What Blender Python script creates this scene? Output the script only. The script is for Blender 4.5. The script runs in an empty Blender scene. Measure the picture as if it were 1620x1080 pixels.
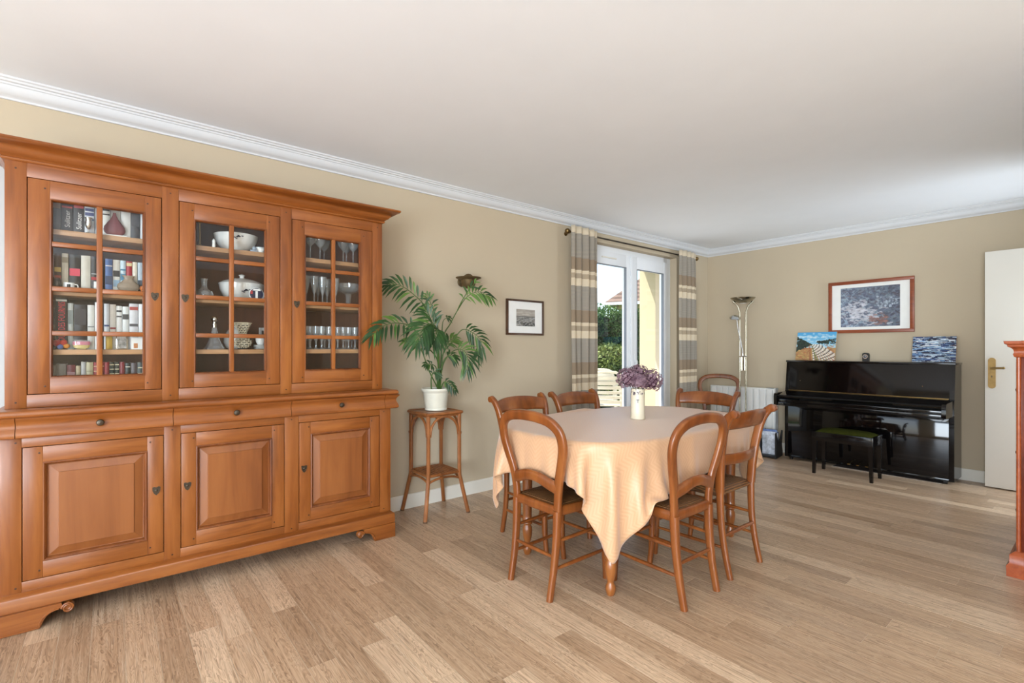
import bpy, bmesh, math, random
import numpy as np
from mathutils import Vector, Matrix, noise

SC = bpy.context.scene
COL = SC.collection
PI = math.pi
R = math.radians

# ------------------------------------------------------------------ camera
cam_d = bpy.data.cameras.new('camera')
cam = bpy.data.objects.new('camera', cam_d)
COL.objects.link(cam)
cam.location = (3.3527, 0.0, 1.1946)
cam.rotation_euler = (PI / 2, 0, 0.88653)
cam_d.sensor_width = 36.0
cam_d.lens = 776.8 / 1620 * 36.0
cam_d.shift_y = 11.74 / 1620
cam_d.clip_start = 0.02
SC.camera = cam

# ------------------------------------------------------------------ world, sun, added fill lamps, exposure
w = bpy.data.worlds.new('sky_world')
SC.world = w
w.use_nodes = True
wn = w.node_tree
bg = wn.nodes['Background']
sky = wn.nodes.new('ShaderNodeTexSky')
sky.sky_type = 'NISHITA'
sky.sun_disc = False
sky.sun_elevation = R(55)
sky.sun_rotation = R(200)
sky.air_density = 1.0
sky.dust_density = 2.0
sky.ozone_density = 1.5
wn.links.new(sky.outputs[0], bg.inputs[0])
bg.inputs[1].default_value = 0.34

sun_d = bpy.data.lights.new('sun', 'SUN')
sun_d.energy = 6.0
sun_d.angle = R(0.6)
sun_d.color = (1.0, 0.95, 0.87)
sun = bpy.data.objects.new('sun', sun_d)
COL.objects.link(sun)
sun.rotation_euler = Vector((0.40, 0.55, -1.0)).to_track_quat('-Z', 'Y').to_euler()

def area(name, loc, direction, sx, sy, power, col=(1, 1, 1)):
    l = bpy.data.lights.new(name, 'AREA')
    l.shape = 'RECTANGLE'
    l.size, l.size_y = sx, sy
    l.energy = power
    l.color = col
    o = bpy.data.objects.new(name, l)
    COL.objects.link(o)
    o.location = loc
    o.rotation_euler = Vector(direction).to_track_quat('-Z', 'Y').to_euler()
    return o

# fill lamps added at the unseen bays behind the camera to brighten the room
FILL_TINT = (0.80, 0.90, 1.0)
area('added_fill_rear_bay', (1.55, -3.28, 1.25), (0.15, 1, 0.55), 2.3, 2.1, 30, FILL_TINT)
area('added_fill_rear_bay', (4.75, -3.28, 1.25), (-0.05, 1, 0.55), 2.3, 2.1, 330, FILL_TINT)
area('added_fill_side_bay', (6.78, -1.8, 1.25), (-1, 0.6, 0.65), 2.0, 2.1, 75, FILL_TINT)
area('added_fill_hall', (4.3, 5.46, 1.15), (-1, -0.1, 0.4), 0.8, 1.9, 45, FILL_TINT)  # lamp added in the unseen hall to lift the far corner

SC.view_settings.view_transform = 'Standard'
SC.view_settings.look = 'None'
SC.view_settings.gamma = 1.0
SC.view_settings.use_curve_mapping = False
SC.view_settings.exposure = 0.42

# ------------------------------------------------------------------ materials
def lin(c):
    out = []
    for v in c[:3]:
        v /= 255.0
        out.append(v / 12.92 if v <= 0.04045 else ((v + 0.055) / 1.055) ** 2.4)
    return tuple(out) + (1.0,)

MATS = {}

class NT:
    def __init__(s, name):
        s.m = bpy.data.materials.new(name)
        s.m.use_nodes = True
        s.t = s.m.node_tree
        s.bsdf = s.t.nodes['Principled BSDF']
        s.out = s.t.nodes['Material Output']
    def n(s, typ, **kw):
        nd = s.t.nodes.new('ShaderNode' + typ)
        for k, v in kw.items():
            setattr(nd, k, v)
        return nd
    def l(s, a, b):
        s.t.links.new(a, b)
    def math(s, op, a, b=None, clamp=False):
        nd = s.n('Math', operation=op)
        nd.use_clamp = clamp
        for i, v in enumerate((a, b)):
            if v is None:
                continue
            if isinstance(v, (int, float)):
                nd.inputs[i].default_value = v
            else:
                s.l(v, nd.inputs[i])
        return nd.outputs[0]
    def coords(s, scale=(1, 1, 1), kind='Object', rnd=False):
        tc = s.n('TexCoord')
        mp = s.n('Mapping')
        mp.inputs['Scale'].default_value = scale
        s.l(tc.outputs[kind], mp.inputs[0])
        if rnd:
            oi = s.n('ObjectInfo')
            mul = s.math('MULTIPLY', oi.outputs['Random'], 37.0)
            cb = s.n('CombineXYZ')
            for i in range(3):
                s.l(mul, cb.inputs[i])
            s.l(cb.outputs[0], mp.inputs['Location'])
        return mp.outputs[0]
    def noise(s, vec, scale, detail=4, rough=0.55, dist=0.0):
        nd = s.n('TexNoise')
        nd.inputs['Scale'].default_value = scale
        nd.inputs['Detail'].default_value = detail
        nd.inputs['Roughness'].default_value = rough
        nd.inputs['Distortion'].default_value = dist
        s.l(vec, nd.inputs['Vector'])
        return nd.outputs['Fac']
    def ramp(s, fac, stops, interp='LINEAR'):
        nd = s.n('ValToRGB')
        cr = nd.color_ramp
        cr.interpolation = interp
        while len(cr.elements) > 1:
            cr.elements.remove(cr.elements[-1])
        for i, (p, c) in enumerate(stops):
            e = cr.elements[0] if i == 0 else cr.elements.new(p)
            e.position = p
            e.color = c
        s.l(fac, nd.inputs[0])
        return nd.outputs[0]
    def bump(s, h, strength=0.2, dist=0.002):
        b = s.n('Bump')
        b.inputs['Strength'].default_value = strength
        b.inputs['Distance'].default_value = dist
        s.l(h, b.inputs['Height'])
        s.l(b.outputs[0], s.bsdf.inputs['Normal'])
    def set(s, **kw):
        names = dict(rough='Roughness', metal='Metallic', spec='Specular IOR Level', coat='Coat Weight',
                     coat_rough='Coat Roughness', sheen='Sheen Weight', sub='Subsurface Weight', trans='Transmission Weight')
        for k, v in kw.items():
            s.bsdf.inputs[names[k]].default_value = v

def plain(name, c, rough=0.5, var=0.06, vscale=14, **kw):
    if name in MATS:
        return MATS[name]
    a = NT(name)
    f = a.noise(a.coords(), vscale, 3)
    c = lin(c)
    lo = tuple(v * (1 - var) for v in c[:3]) + (1,)
    hi = tuple(min(1, v * (1 + var)) for v in c[:3]) + (1,)
    a.l(a.ramp(f, [(0.3, lo), (0.7, hi)]), a.bsdf.inputs['Base Color'])
    a.set(rough=rough, **kw)
    MATS[name] = a.m
    return a.m

def wood(name, dark, mid, light, axis='z', rough=0.32, grain=30, coat=0.15, rnd=False, stretch=12.0):
    if name in MATS:
        return MATS[name]
    a = NT(name)
    sc = [1.0, 1.0, 1.0]
    sc['xyz'.index(axis)] = 1.0 / stretch
    v = a.coords(tuple(sc), rnd=rnd)
    g = a.noise(v, grain, 6, 0.6, 0.6)
    bsc = [1.0, 1.0, 1.0]
    bsc['xyz'.index(axis)] = 0.35
    v2 = a.coords(tuple(bsc), rnd=rnd)
    big = a.noise(v2, 4.0, 3, 0.5, 0.3)
    mix = a.math('ADD', a.math('MULTIPLY', g, 0.55), a.math('MULTIPLY', big, 0.45))
    a.l(a.ramp(mix, [(0.32, lin(dark)), (0.5, lin(mid)), (0.68, lin(light))]), a.bsdf.inputs['Base Color'])
    a.set(rough=rough, coat=coat, coat_rough=0.15)
    a.bump(g, 0.06, 0.001)
    MATS[name] = a.m
    return a.m

def m_floor():
    a = NT('limed_oak_plank')
    v = a.coords((0.022, 1.0, 1.0), rnd=True)
    g = a.noise(v, 110, 6, 0.62, 0.5)
    v2 = a.coords((0.10, 1.0, 1.0), rnd=True)
    fig = a.noise(v2, 26, 2, 0.5, 2.2)
    band = a.math('FRACT', a.math('MULTIPLY', fig, 9.0))
    oi = a.n('ObjectInfo')
    base = a.ramp(oi.outputs['Random'], [(0.0, lin((178, 149, 120))), (0.3, lin((198, 168, 137))), (0.6, lin((209, 180, 149))), (0.85, lin((226, 199, 168))), (1.0, lin((188, 160, 132)))])
    mix = a.math('ADD', a.math('MULTIPLY', g, 0.72), a.math('MULTIPLY', band, 0.28))
    sh = a.ramp(mix, [(0.32, lin((164, 150, 138))), (0.5, lin((232, 226, 220))), (0.66, lin((255, 255, 255)))])
    mx = a.n('MixRGB', blend_type='MULTIPLY')
    mx.inputs[0].default_value = 0.85
    a.l(base, mx.inputs[1])
    a.l(sh, mx.inputs[2])
    # limed pores: pale streaks along the grain
    po = a.noise(a.coords((0.018, 1.0, 1.0), rnd=True), 260, 3, 0.6)
    pf = a.ramp(po, [(0.56, (0, 0, 0, 1)), (0.68, (0.5, 0.5, 0.5, 1))])
    m2 = a.n('MixRGB', blend_type='MIX')
    a.l(pf, m2.inputs[0])
    a.l(mx.outputs[0], m2.inputs[1])
    m2.inputs[2].default_value = lin((216, 196, 170))
    a.l(m2.outputs[0], a.bsdf.inputs['Base Color'])
    a.l(a.math('ADD', a.math('MULTIPLY', g, 0.16), 0.24), a.bsdf.inputs['Roughness'])
    a.bump(mix, 0.10, 0.001)
    MATS['plank'] = a.m
    return a.m

def m_paint(name, c, rough=0.85, bump=0.05):
    a = NT(name)
    f = a.noise(a.coords(), 3.0, 3)
    cc = lin(c)
    a.l(a.ramp(f, [(0.3, tuple(v * 0.98 for v in cc[:3]) + (1,)), (0.7, cc)]), a.bsdf.inputs['Base Color'])
    a.set(rough=rough, spec=0.25)
    a.bump(a.noise(a.coords(), 260, 2), bump, 0.001)
    MATS[name] = a.m
    return a.m

def m_glass(name, tint=(0.97, 0.98, 0.98), rough=0.0, strength=1.0, gl=(1, 1, 1), body=0.0):
    a = NT(name)
    tr = a.n('BsdfTransparent')
    tr.inputs[0].default_value = tint + (1,)
    go = a.n('BsdfGlossy')
    go.inputs['Color'].default_value = gl + (1,)
    go.inputs['Roughness'].default_value = rough
    fr = a.n('Fresnel')
    fr.inputs[0].default_value = 1.45
    ge = a.n('NewGeometry')
    front = a.math('SUBTRACT', 1.0, ge.outputs['Backfacing'])       # thin sheet: no inner reflection at the exit face
    fac = a.math('MULTIPLY', a.math('MULTIPLY', fr.outputs[0], front), strength, True)
    mx = a.n('MixShader')
    a.l(fac, mx.inputs[0])
    a.l(tr.outputs[0], mx.inputs[1])
    a.l(go.outputs[0], mx.inputs[2])
    last = mx.outputs[0]
    if body:                                   # whitish diffuse painted in for the glints that make clear glassware visible
        df = a.n('BsdfDiffuse')
        df.inputs[0].default_value = (0.85, 0.88, 0.9, 1)
        m3 = a.n('MixShader')
        m3.inputs[0].default_value = body
        a.l(last, m3.inputs[1])
        a.l(df.outputs[0], m3.inputs[2])
        last = m3.outputs[0]
    a.l(last, a.out.inputs['Surface'])
    MATS[name] = a.m
    return a.m

def m_curtain():
    a = NT('striped_curtain')
    tc = a.n('TexCoord')
    sp = a.n('SeparateXYZ')
    a.l(tc.outputs['Object'], sp.inputs[0])
    z = sp.outputs[2]
    ph = a.math('FRACT', a.math('DIVIDE', a.math('SUBTRACT', 2.296 + 5.0, z), 0.500))
    grey, brown, cream, tan = lin((184, 174, 158)), lin((168, 148, 124)), lin((236, 222, 196)), lin((194, 176, 150))
    c = a.ramp(ph, [(0.0, grey), (0.46, brown), (0.695, cream), (0.76, tan), (0.855, cream)], 'CONSTANT')
    # fine woven lines inside the grey band
    wv = a.math('SINE', a.math('MULTIPLY', z, 520.0))
    nz = a.noise(a.coords((1, 1, 14)), 6, 3)
    ln = a.math('MULTIPLY', a.math('GREATER_THAN', a.math('ADD', wv, a.math('MULTIPLY', nz, 1.4)), 1.15), 0.42)
    band = a.math('LESS_THAN', ph, 0.46)
    mx = a.n('MixRGB', blend_type='MIX')
    a.l(a.math('MULTIPLY', ln, band), mx.inputs[0])
    a.l(c, mx.inputs[1])
    mx.inputs[2].default_value = lin((120, 122, 128))
    top = a.math('GREATER_THAN', z, 2.296)
    m2 = a.n('MixRGB', blend_type='MIX')
    a.l(top, m2.inputs[0])
    a.l(mx.outputs[0], m2.inputs[1])
    m2.inputs[2].default_value = cream
    a.l(m2.outputs[0], a.bsdf.inputs['Base Color'])
    a.set(rough=0.9, sheen=0.2)
    # thin cloth lets some daylight through
    tl = a.n('BsdfTranslucent')
    a.l(m2.outputs[0], tl.inputs[0])
    mix = a.n('MixShader')
    mix.inputs[0].default_value = 0.3
    a.l(a.bsdf.outputs[0], mix.inputs[1])
    a.l(tl.outputs[0], mix.inputs[2])
    a.l(mix.outputs[0], a.out.inputs['Surface'])
    a.bump(a.noise(a.coords((1, 1, 4)), 420, 2), 0.15, 0.001)
    MATS['curtain'] = a.m
    return a.m

def m_cloth():
    a = NT('peach_damask_cloth')
    uv = a.n('UVMap')
    mp = a.n('Mapping')
    a.l(uv.outputs[0], mp.inputs[0])
    sp = a.n('SeparateXYZ')
    a.l(mp.outputs[0], sp.inputs[0])
    # woven zig-zag damask
    zz = a.math('PINGPONG', a.math('MULTIPLY', sp.outputs[0], 1.0), 0.045)
    st = a.math('FRACT', a.math('DIVIDE', a.math('ADD', sp.outputs[1], zz), 0.022))
    br = a.n('TexBrick')
    a.l(mp.outputs[0], br.inputs['Vector'])
    br.inputs['Scale'].default_value = 9.0
    br.inputs['Mortar Size'].default_value = 0.0
    br.inputs['Color1'].default_value = (0, 0, 0, 1)
    br.inputs['Color2'].default_value = (1, 1, 1, 1)
    pat = a.math('GREATER_THAN', st, 0.5)
    c = a.n('MixRGB')
    a.l(pat, c.inputs[0])
    c.inputs[1].default_value = lin((200, 156, 117))
    c.inputs[2].default_value = lin((205, 162, 124))
    a.l(c.outputs[0], a.bsdf.inputs['Base Color'])
    a.l(a.math('ADD', a.math('MULTIPLY', pat, 0.10), 0.38), a.bsdf.inputs['Roughness'])
    a.set(sheen=0.35, spec=0.5)
    MATS['cloth'] = a.m
    return a.m

def m_rush(name, c1, c2):
    a = NT(name)
    tc = a.n('TexCoord')
    sp = a.n('SeparateXYZ')
    a.l(tc.outputs['Object'], sp.inputs[0])
    ax = a.math('ABSOLUTE', sp.outputs[0])
    ay = a.math('ABSOLUTE', sp.outputs[1])
    m = a.math('MAXIMUM', ax, ay)
    wv = a.math('SINE', a.math('MULTIPLY', m, 700.0))
    nz = a.noise(a.coords(), 40, 3)
    f = a.math('ADD', a.math('MULTIPLY', a.math('ADD', wv, 1.0), 0.25), a.math('MULTIPLY', nz, 0.5))
    a.l(a.ramp(f, [(0.2, lin(c1)), (0.8, lin(c2))]), a.bsdf.inputs['Base Color'])
    a.set(rough=0.42, coat=0.1)
    a.bump(wv, 0.6, 0.003)
    MATS[name] = a.m
    return a.m

def m_attr(name, rough=0.6, coat=0.0):
    a = NT(name)
    at = a.n('Attribute', attribute_name='Col')
    a.l(at.outputs['Color'], a.bsdf.inputs['Base Color'])
    a.set(rough=rough, coat=coat)
    MATS[name] = a.m
    return a.m

def m_leaf(name, c1, c2, rough=0.4, trans=0.25, scale=8):
    a = NT(name)
    f = a.noise(a.coords(), scale, 3)
    col = a.ramp(f, [(0.3, lin(c1)), (0.7, lin(c2))])
    a.l(col, a.bsdf.inputs['Base Color'])
    a.set(rough=rough)
    tl = a.n('BsdfTranslucent')
    a.l(col, tl.inputs[0])
    mix = a.n('MixShader')
    mix.inputs[0].default_value = trans
    a.l(a.bsdf.outputs[0], mix.inputs[1])
    a.l(tl.outputs[0], mix.inputs[2])
    a.l(mix.outputs[0], a.out.inputs['Surface'])
    MATS[name] = a.m
    return a.m

def m_tiles():
    a = NT('brown_roof_tiles')
    v = a.coords()
    wv = a.n('TexWave', wave_type='BANDS', bands_direction='Y')
    wv.inputs['Scale'].default_value = 1.3
    a.l(v, wv.inputs['Vector'])
    nz = a.noise(v, 3, 4)
    f = a.math('ADD', a.math('MULTIPLY', wv.outputs['Fac'], 0.4), a.math('MULTIPLY', nz, 0.6))
    a.l(a.ramp(f, [(0.3, lin((84, 66, 56))), (0.7, lin((128, 106, 92)))]), a.bsdf.inputs['Base Color'])
    a.set(rough=0.85)
    a.bump(wv.outputs['Fac'], 0.8, 0.05)
    MATS['tiles'] = a.m
    return a.m

BUF = ((104, 53, 18), (138, 77, 30), (162, 98, 45))
w_v = wood('honey_cherry_vertical', *BUF, axis='z')
w_h = wood('honey_cherry_horizontal', *BUF, axis='y')
w_d = wood('honey_cherry_across', *BUF, axis='x')
w_pan = wood('honey_cherry_panel', (112, 60, 26), (138, 80, 38), (154, 94, 48), axis='z', grain=14)
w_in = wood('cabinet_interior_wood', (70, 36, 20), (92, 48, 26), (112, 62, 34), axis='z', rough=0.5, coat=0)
w_shelf = wood('pale_shelf_wood', (150, 108, 70), (178, 134, 92), (196, 154, 112), axis='y', rough=0.5, coat=0)
w_ch = wood('cherry_chair_wood', (92, 46, 16), (126, 68, 28), (150, 90, 42), axis='z', grain=22, rough=0.28, coat=0.3)
w_tab = wood('honey_table_wood', (104, 54, 20), (138, 78, 34), (160, 100, 50), axis='z', rough=0.28, coat=0.3)
w_mah = wood('mahogany_cabinet_wood', (76, 28, 16), (110, 44, 26), (134, 60, 36), axis='z', rough=0.25, coat=0.35)
w_mah_l = wood('mahogany_moulding_wood', (130, 56, 26), (160, 76, 36), (178, 92, 48), axis='y', rough=0.25, coat=0.35)
w_rat = wood('honey_rattan', (104, 56, 24), (146, 88, 44), (178, 116, 66), axis='z', grain=18, rough=0.35, coat=0.2, stretch=4)
w_frame = wood('red_brown_picture_frame', (112, 50, 22), (136, 64, 30), (150, 76, 38), axis='x', rough=0.4)
w_fr2 = wood('dark_brown_picture_frame', (50, 30, 18), (72, 44, 26), (88, 56, 34), axis='y', rough=0.35)
plank_m = m_floor()
wall_m = m_paint('beige_wall_paint', (197, 182, 157))
ceil_m = m_paint('white_ceiling_paint', (242, 247, 253), 0.9)
trim_m = m_paint('white_trim_paint', (216, 218, 220), 0.5, 0.01)
base_m = m_paint('cream_baseboard_paint', (236, 232, 220), 0.5, 0.01)
door_m = m_paint('white_door_paint', (238, 234, 224), 0.4, 0.01)
ext_m = m_paint('cream_render', (178, 168, 140), 0.9, 0.3)
stone_m = m_paint('terrace_stone', (206, 200, 190), 0.85, 0.2)
pvc_m = plain('white_pvc', (240, 243, 246), 0.3, 0.01)
gasket_m = plain('grey_gasket', (120, 126, 136), 0.5, 0.02)
pane_m = m_glass('window_glass', (0.97, 0.985, 0.985))
vit_m = m_glass('cabinet_glass', (0.95, 0.96, 0.96), 0.0, 1.2)
ware_m = m_glass('clear_glassware', (0.92, 0.94, 0.94), 0.04, 2.6, body=0.14)
cur_m = m_curtain()
cloth_m = m_cloth()
rush_m = m_rush('dark_rush_seat', (58, 36, 20), (132, 90, 50))
lac_m = plain('black_piano_lacquer', (9, 7, 7), 0.05, 0.02, spec=0.35)
bench_m = plain('black_bench_lacquer', (12, 10, 10), 0.12, 0.02, spec=0.5)
velvet_m = plain('green_velvet', (46, 48, 14), 0.95, 0.2, 30, spec=0.03)
gold_m = plain('brass', (176, 150, 100), 0.25, 0.05, metal=1.0)
brass_old = plain('aged_brass', (136, 112, 72), 0.4, 0.12, 40, metal=1.0)
bronze_m = plain('dark_bronze', (84, 76, 66), 0.4, 0.2, 60, metal=0.9)
steel_m = plain('brushed_nickel', (164, 158, 140), 0.22, 0.05, metal=1.0)
chrome_m = plain('chrome', (210, 212, 214), 0.08, 0.02, metal=1.0)
rad_m = plain('white_radiator_enamel', (238, 238, 234), 0.35, 0.01)
white_cer = plain('white_porcelain', (232, 232, 228), 0.18, 0.02, coat=0.4)
pot_m = plain('cream_glazed_pot', (226, 224, 208), 0.35, 0.04)
soil_m = plain('dark_soil', (58, 42, 30), 0.95, 0.3, 60)
black_m = plain('black_plastic', (18, 18, 20), 0.4, 0.03)
navy_m = plain('navy_glaze', (32, 38, 66), 0.2, 0.05)
silver_m = plain('silver', (205, 203, 196), 0.15, 0.04, metal=1.0)
white_paper = plain('white_paper', (236, 236, 232), 0.8, 0.02)
page_m = plain('cream_pages', (222, 212, 190), 0.9, 0.06, 200)
leafA = m_leaf('palm_leaf_dark', (26, 56, 26), (58, 96, 44))
leafB = m_leaf('palm_leaf_light', (66, 108, 44), (112, 148, 68))
stem_m = plain('green_stem', (74, 104, 46), 0.5, 0.1)
hedge_m = m_leaf('hedge_leaf', (30, 62, 24), (84, 118, 50), 0.6, 0.2, 3)
bush_m = m_leaf('olive_bush_leaf', (62, 84, 38), (140, 152, 76), 0.6, 0.2, 6)
petal_m = m_leaf('mauve_petal', (100, 68, 84), (160, 132, 142), 0.7, 0.25, 30)
resin_m = plain('ivory_plastic', (206, 200, 182), 0.45, 0.02)
tile_m = m_tiles()
attr_m = m_attr('printed_picture', 0.55, 0.2)
paint_m = m_attr('painted_canvas', 0.6, 0.0)

# ------------------------------------------------------------------ mesh helpers
class B:
    def __init__(s):
        s.bm = bmesh.new()
    def box(s, x0, x1, y0, y1, z0, z1, bev=0.0, seg=2):
        vs = [s.bm.verts.new((x, y, z)) for x in (x0, x1) for y in (y0, y1) for z in (z0, z1)]
        fs = [(0, 1, 3, 2), (4, 6, 7, 5), (0, 4, 5, 1), (2, 3, 7, 6), (0, 2, 6, 4), (1, 5, 7, 3)]
        faces = [s.bm.faces.new([vs[i] for i in f]) for f in fs]
        if bev > 0:
            es = {e for f in faces for e in f.edges}
            bmesh.ops.bevel(s.bm, geom=list(es), offset=bev, segments=seg, affect='EDGES', profile=0.5)
        return s
    def frames(s, pts, closed=False, up=None):
        pts = [Vector(p) for p in pts]
        n = len(pts)
        T = []
        for i in range(n):
            a = pts[(i - 1) % n] if (closed or i > 0) else pts[i]
            b = pts[(i + 1) % n] if (closed or i < n - 1) else pts[i]
            t = (b - a)
            T.append(t.normalized() if t.length > 1e-9 else Vector((0, 0, 1)))
        out = []
        ref = None
        for i in range(n):
            t = T[i]
            if up is not None:
                u = Vector(up) - t * t.dot(Vector(up))
                if u.length < 1e-4:
                    u = Vector((1, 0, 0)) - t * t.x
            else:
                if ref is None:
                    ref = Vector((0, 0, 1)) if abs(t.z) < 0.9 else Vector((1, 0, 0))
                u = ref - t * t.dot(ref)
                if u.length < 1e-6:
                    u = Vector((0, 1, 0)) - t * t.y
            u.normalize()
            ref = u
            out.append((pts[i], t, u, t.cross(u)))
        return out
    def rings(s, rings, closed=False, cap=True):
        n = len(rings[0])
        vr = [[s.bm.verts.new(p) for p in r] for r in rings]
        m = len(vr)
        for i in range(m if closed else m - 1):
            a, b = vr[i], vr[(i + 1) % m]
            for j in range(n):
                s.bm.faces.new((a[j], a[(j + 1) % n], b[(j + 1) % n], b[j]))
        if cap and not closed:
            s.bm.faces.new(list(reversed(vr[0])))
            s.bm.faces.new(vr[-1])
        return s
    def tube(s, pts, r, n=8, closed=False, cap=True):
        fr = s.frames(pts, closed)
        rr = r if isinstance(r, (list, tuple)) else [r] * len(fr)
        rings = []
        for (p, t, u, v), q in zip(fr, rr):
            rings.append([p + (u * math.cos(2 * PI * k / n) + v * math.sin(2 * PI * k / n)) * q for k in range(n)])
        return s.rings(rings, closed, cap)
    def ribbon(s, pts, wu, wv, up, n=12, p=4.0, closed=False):
        """sweep of a soft-cornered rectangle: wu along 'up', wv across it"""
        fr = s.frames(pts, closed, up)
        m = len(fr)
        WU = wu if isinstance(wu, (list, tuple)) else [wu] * m
        WV = wv if isinstance(wv, (list, tuple)) else [wv] * m
        rings = []
        for i, (q, t, u, v) in enumerate(fr):
            ring = []
            for k in range(n):
                a = 2 * PI * (k + 0.5) / n
                c, d = math.cos(a), math.sin(a)
                k1 = (abs(c) ** p + abs(d) ** p) ** (-1.0 / p)
                ring.append(q + u * (c * k1 * WU[i] / 2) + v * (d * k1 * WV[i] / 2))
            rings.append(ring)
        return s.rings(rings, closed)
    def lathe(s, prof, n=20, c=(0, 0, 0), axis='z', cap=True):
        c = Vector(c)
        rings = []
        for r, h in prof:
            ring = []
            for k in range(n):
                a = 2 * PI * k / n
                x, y = max(r, 1e-4) * math.cos(a), max(r, 1e-4) * math.sin(a)
                if axis == 'z':
                    ring.append(c + Vector((x, y, h)))
                elif axis == 'x':
                    ring.append(c + Vector((h, x, y)))
                else:
                    ring.append(c + Vector((y, h, x)))
            rings.append(ring)
        return s.rings(rings, False, cap)
    def prism(s, poly, plane, d0, d1):
        """poly of 2-D points extruded: plane 'yz' -> along x, 'xz' -> along y, 'xy' -> along z"""
        def P(a, b, d):
            return (d, a, b) if plane == 'yz' else ((a, d, b) if plane == 'xz' else (a, b, d))
        A = [s.bm.verts.new(P(a, b, d0)) for a, b in poly]
        C = [s.bm.verts.new(P(a, b, d1)) for a, b in poly]
        n = len(poly)
        s.bm.faces.new(A)
        s.bm.faces.new(list(reversed(C)))
        for i in range(n):
            s.bm.faces.new((A[i], C[i], C[(i + 1) % n], A[(i + 1) % n]))
        return s
    def sweep(s, prof, path, side=1, cap=True):
        """moulding: prof (out, z) carried along a path in the floor plane; side=1 right of travel, -1 left"""
        path = [Vector((p[0], p[1])) for p in path]
        n = len(path)
        rings = []
        for i in range(n):
            ds = []
            if i > 0:
                ds.append((path[i] - path[i - 1]).normalized())
            if i < n - 1:
                ds.append((path[i + 1] - path[i]).normalized())
            ns = [Vector((d.y, -d.x)) * side for d in ds]
            nn = sum(ns, Vector((0, 0)))
            nn.normalize()
            k = 1.0 / max(0.2, nn.dot(ns[0]))
            rings.append([Vector((path[i].x + nn.x * o * k, path[i].y + nn.y * o * k, z)) for o, z in prof])
        return s.rings(rings, False, cap)
    def face(s, pts):
        s.bm.faces.new([s.bm.verts.new(p) for p in pts])
        return s

def spline(pts, n=6, closed=False):
    P = [Vector(p) for p in pts]
    out = []
    m = len(P)
    for i in range(m if closed else m - 1):
        p0 = P[(i - 1) % m] if (closed or i > 0) else P[i] * 2 - P[i + 1]
        p1, p2 = P[i], P[(i + 1) % m]
        p3 = P[(i + 2) % m] if (closed or i < m - 2) else P[i + 1] * 2 - P[i]
        for k in range(n):
            t = k / n
            out.append(0.5 * ((2 * p1) + (p2 - p0) * t + (2 * p0 - 5 * p1 + 4 * p2 - p3) * t * t + (3 * p1 - p0 - 3 * p2 + p3) * t ** 3))
    if not closed:
        out.append(P[-1])
    return out

def make(name, b, mat, parent=None, smooth=35, off=None):
    """one mesh object; a child's vertices are given in the same space as its thing's builder uses"""
    bm = b.bm if isinstance(b, B) else b
    bmesh.ops.recalc_face_normals(bm, faces=bm.faces)
    me = bpy.data.meshes.new(name)
    if off is not None:
        bmesh.ops.translate(bm, verts=bm.verts, vec=-Vector(off))
    bm.to_mesh(me)
    bm.free()
    if smooth:
        for p in me.polygons:
            p.use_smooth = True
        me.set_sharp_from_angle(angle=R(smooth))
    me.materials.append(mat)
    o = bpy.data.objects.new(name, me)
    COL.objects.link(o)
    if parent is not None:
        o.parent = parent
    return o

def tag(o, label=None, cat=None, group=None, kind=None):
    if label:
        o['label'] = label
    if cat:
        o['category'] = cat
    if group:
        o['group'] = group
    if kind:
        o['kind'] = kind
    return o

def thing(name, label, cat, loc=(0, 0, 0), rz=0.0, group=None):
    o = bpy.data.objects.new(name, None)
    o.empty_display_size = 0.1
    COL.objects.link(o)
    o.location = loc
    o.rotation_euler = (0, 0, rz)
    return tag(o, label, cat, group)

def single(name, b, mat, label, cat, loc, rz=0.0, group=None, smooth=35):
    o = make(name, b, mat, None, smooth)
    o.location = loc
    o.rotation_euler = (0, 0, rz)
    return tag(o, label, cat, group)

def dup(root, loc, rz, label, group=None):
    r = root.copy()
    COL.objects.link(r)
    r.location = loc
    r.rotation_euler = (0, 0, rz)
    tag(r, label, None, group)
    for ch in list(root.children):
        c = ch.copy()
        COL.objects.link(c)
        c.parent = r
        for g in list(ch.children):
            d = g.copy()
            COL.objects.link(d)
            d.parent = c
    return r

def struct(name, b, mat, parent=None, smooth=0):
    o = make(name, b, mat, parent, smooth)
    if parent is None:
        o['kind'] = 'structure'
    return o

def writing(name, body, size, mat, parent, M):
    cu = bpy.data.curves.new('lettering', 'FONT')
    cu.body = body
    cu.size = size
    cu.align_x = 'LEFT'
    cu.resolution_u = 2
    cu.extrude = 0.0003
    t = bpy.data.objects.new('lettering', cu)
    COL.objects.link(t)
    dg = bpy.context.evaluated_depsgraph_get()
    dg.update()
    me = bpy.data.meshes.new_from_object(t.evaluated_get(dg))
    bpy.data.objects.remove(t)
    bpy.data.curves.remove(cu)
    me.materials.clear()
    me.materials.append(mat)
    o = bpy.data.objects.new(name, me)
    COL.objects.link(o)
    o.parent = parent
    o.matrix_local = M
    return o

# ================================================================== THE SETTING
YB, ZC = 6.034, 2.475
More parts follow.
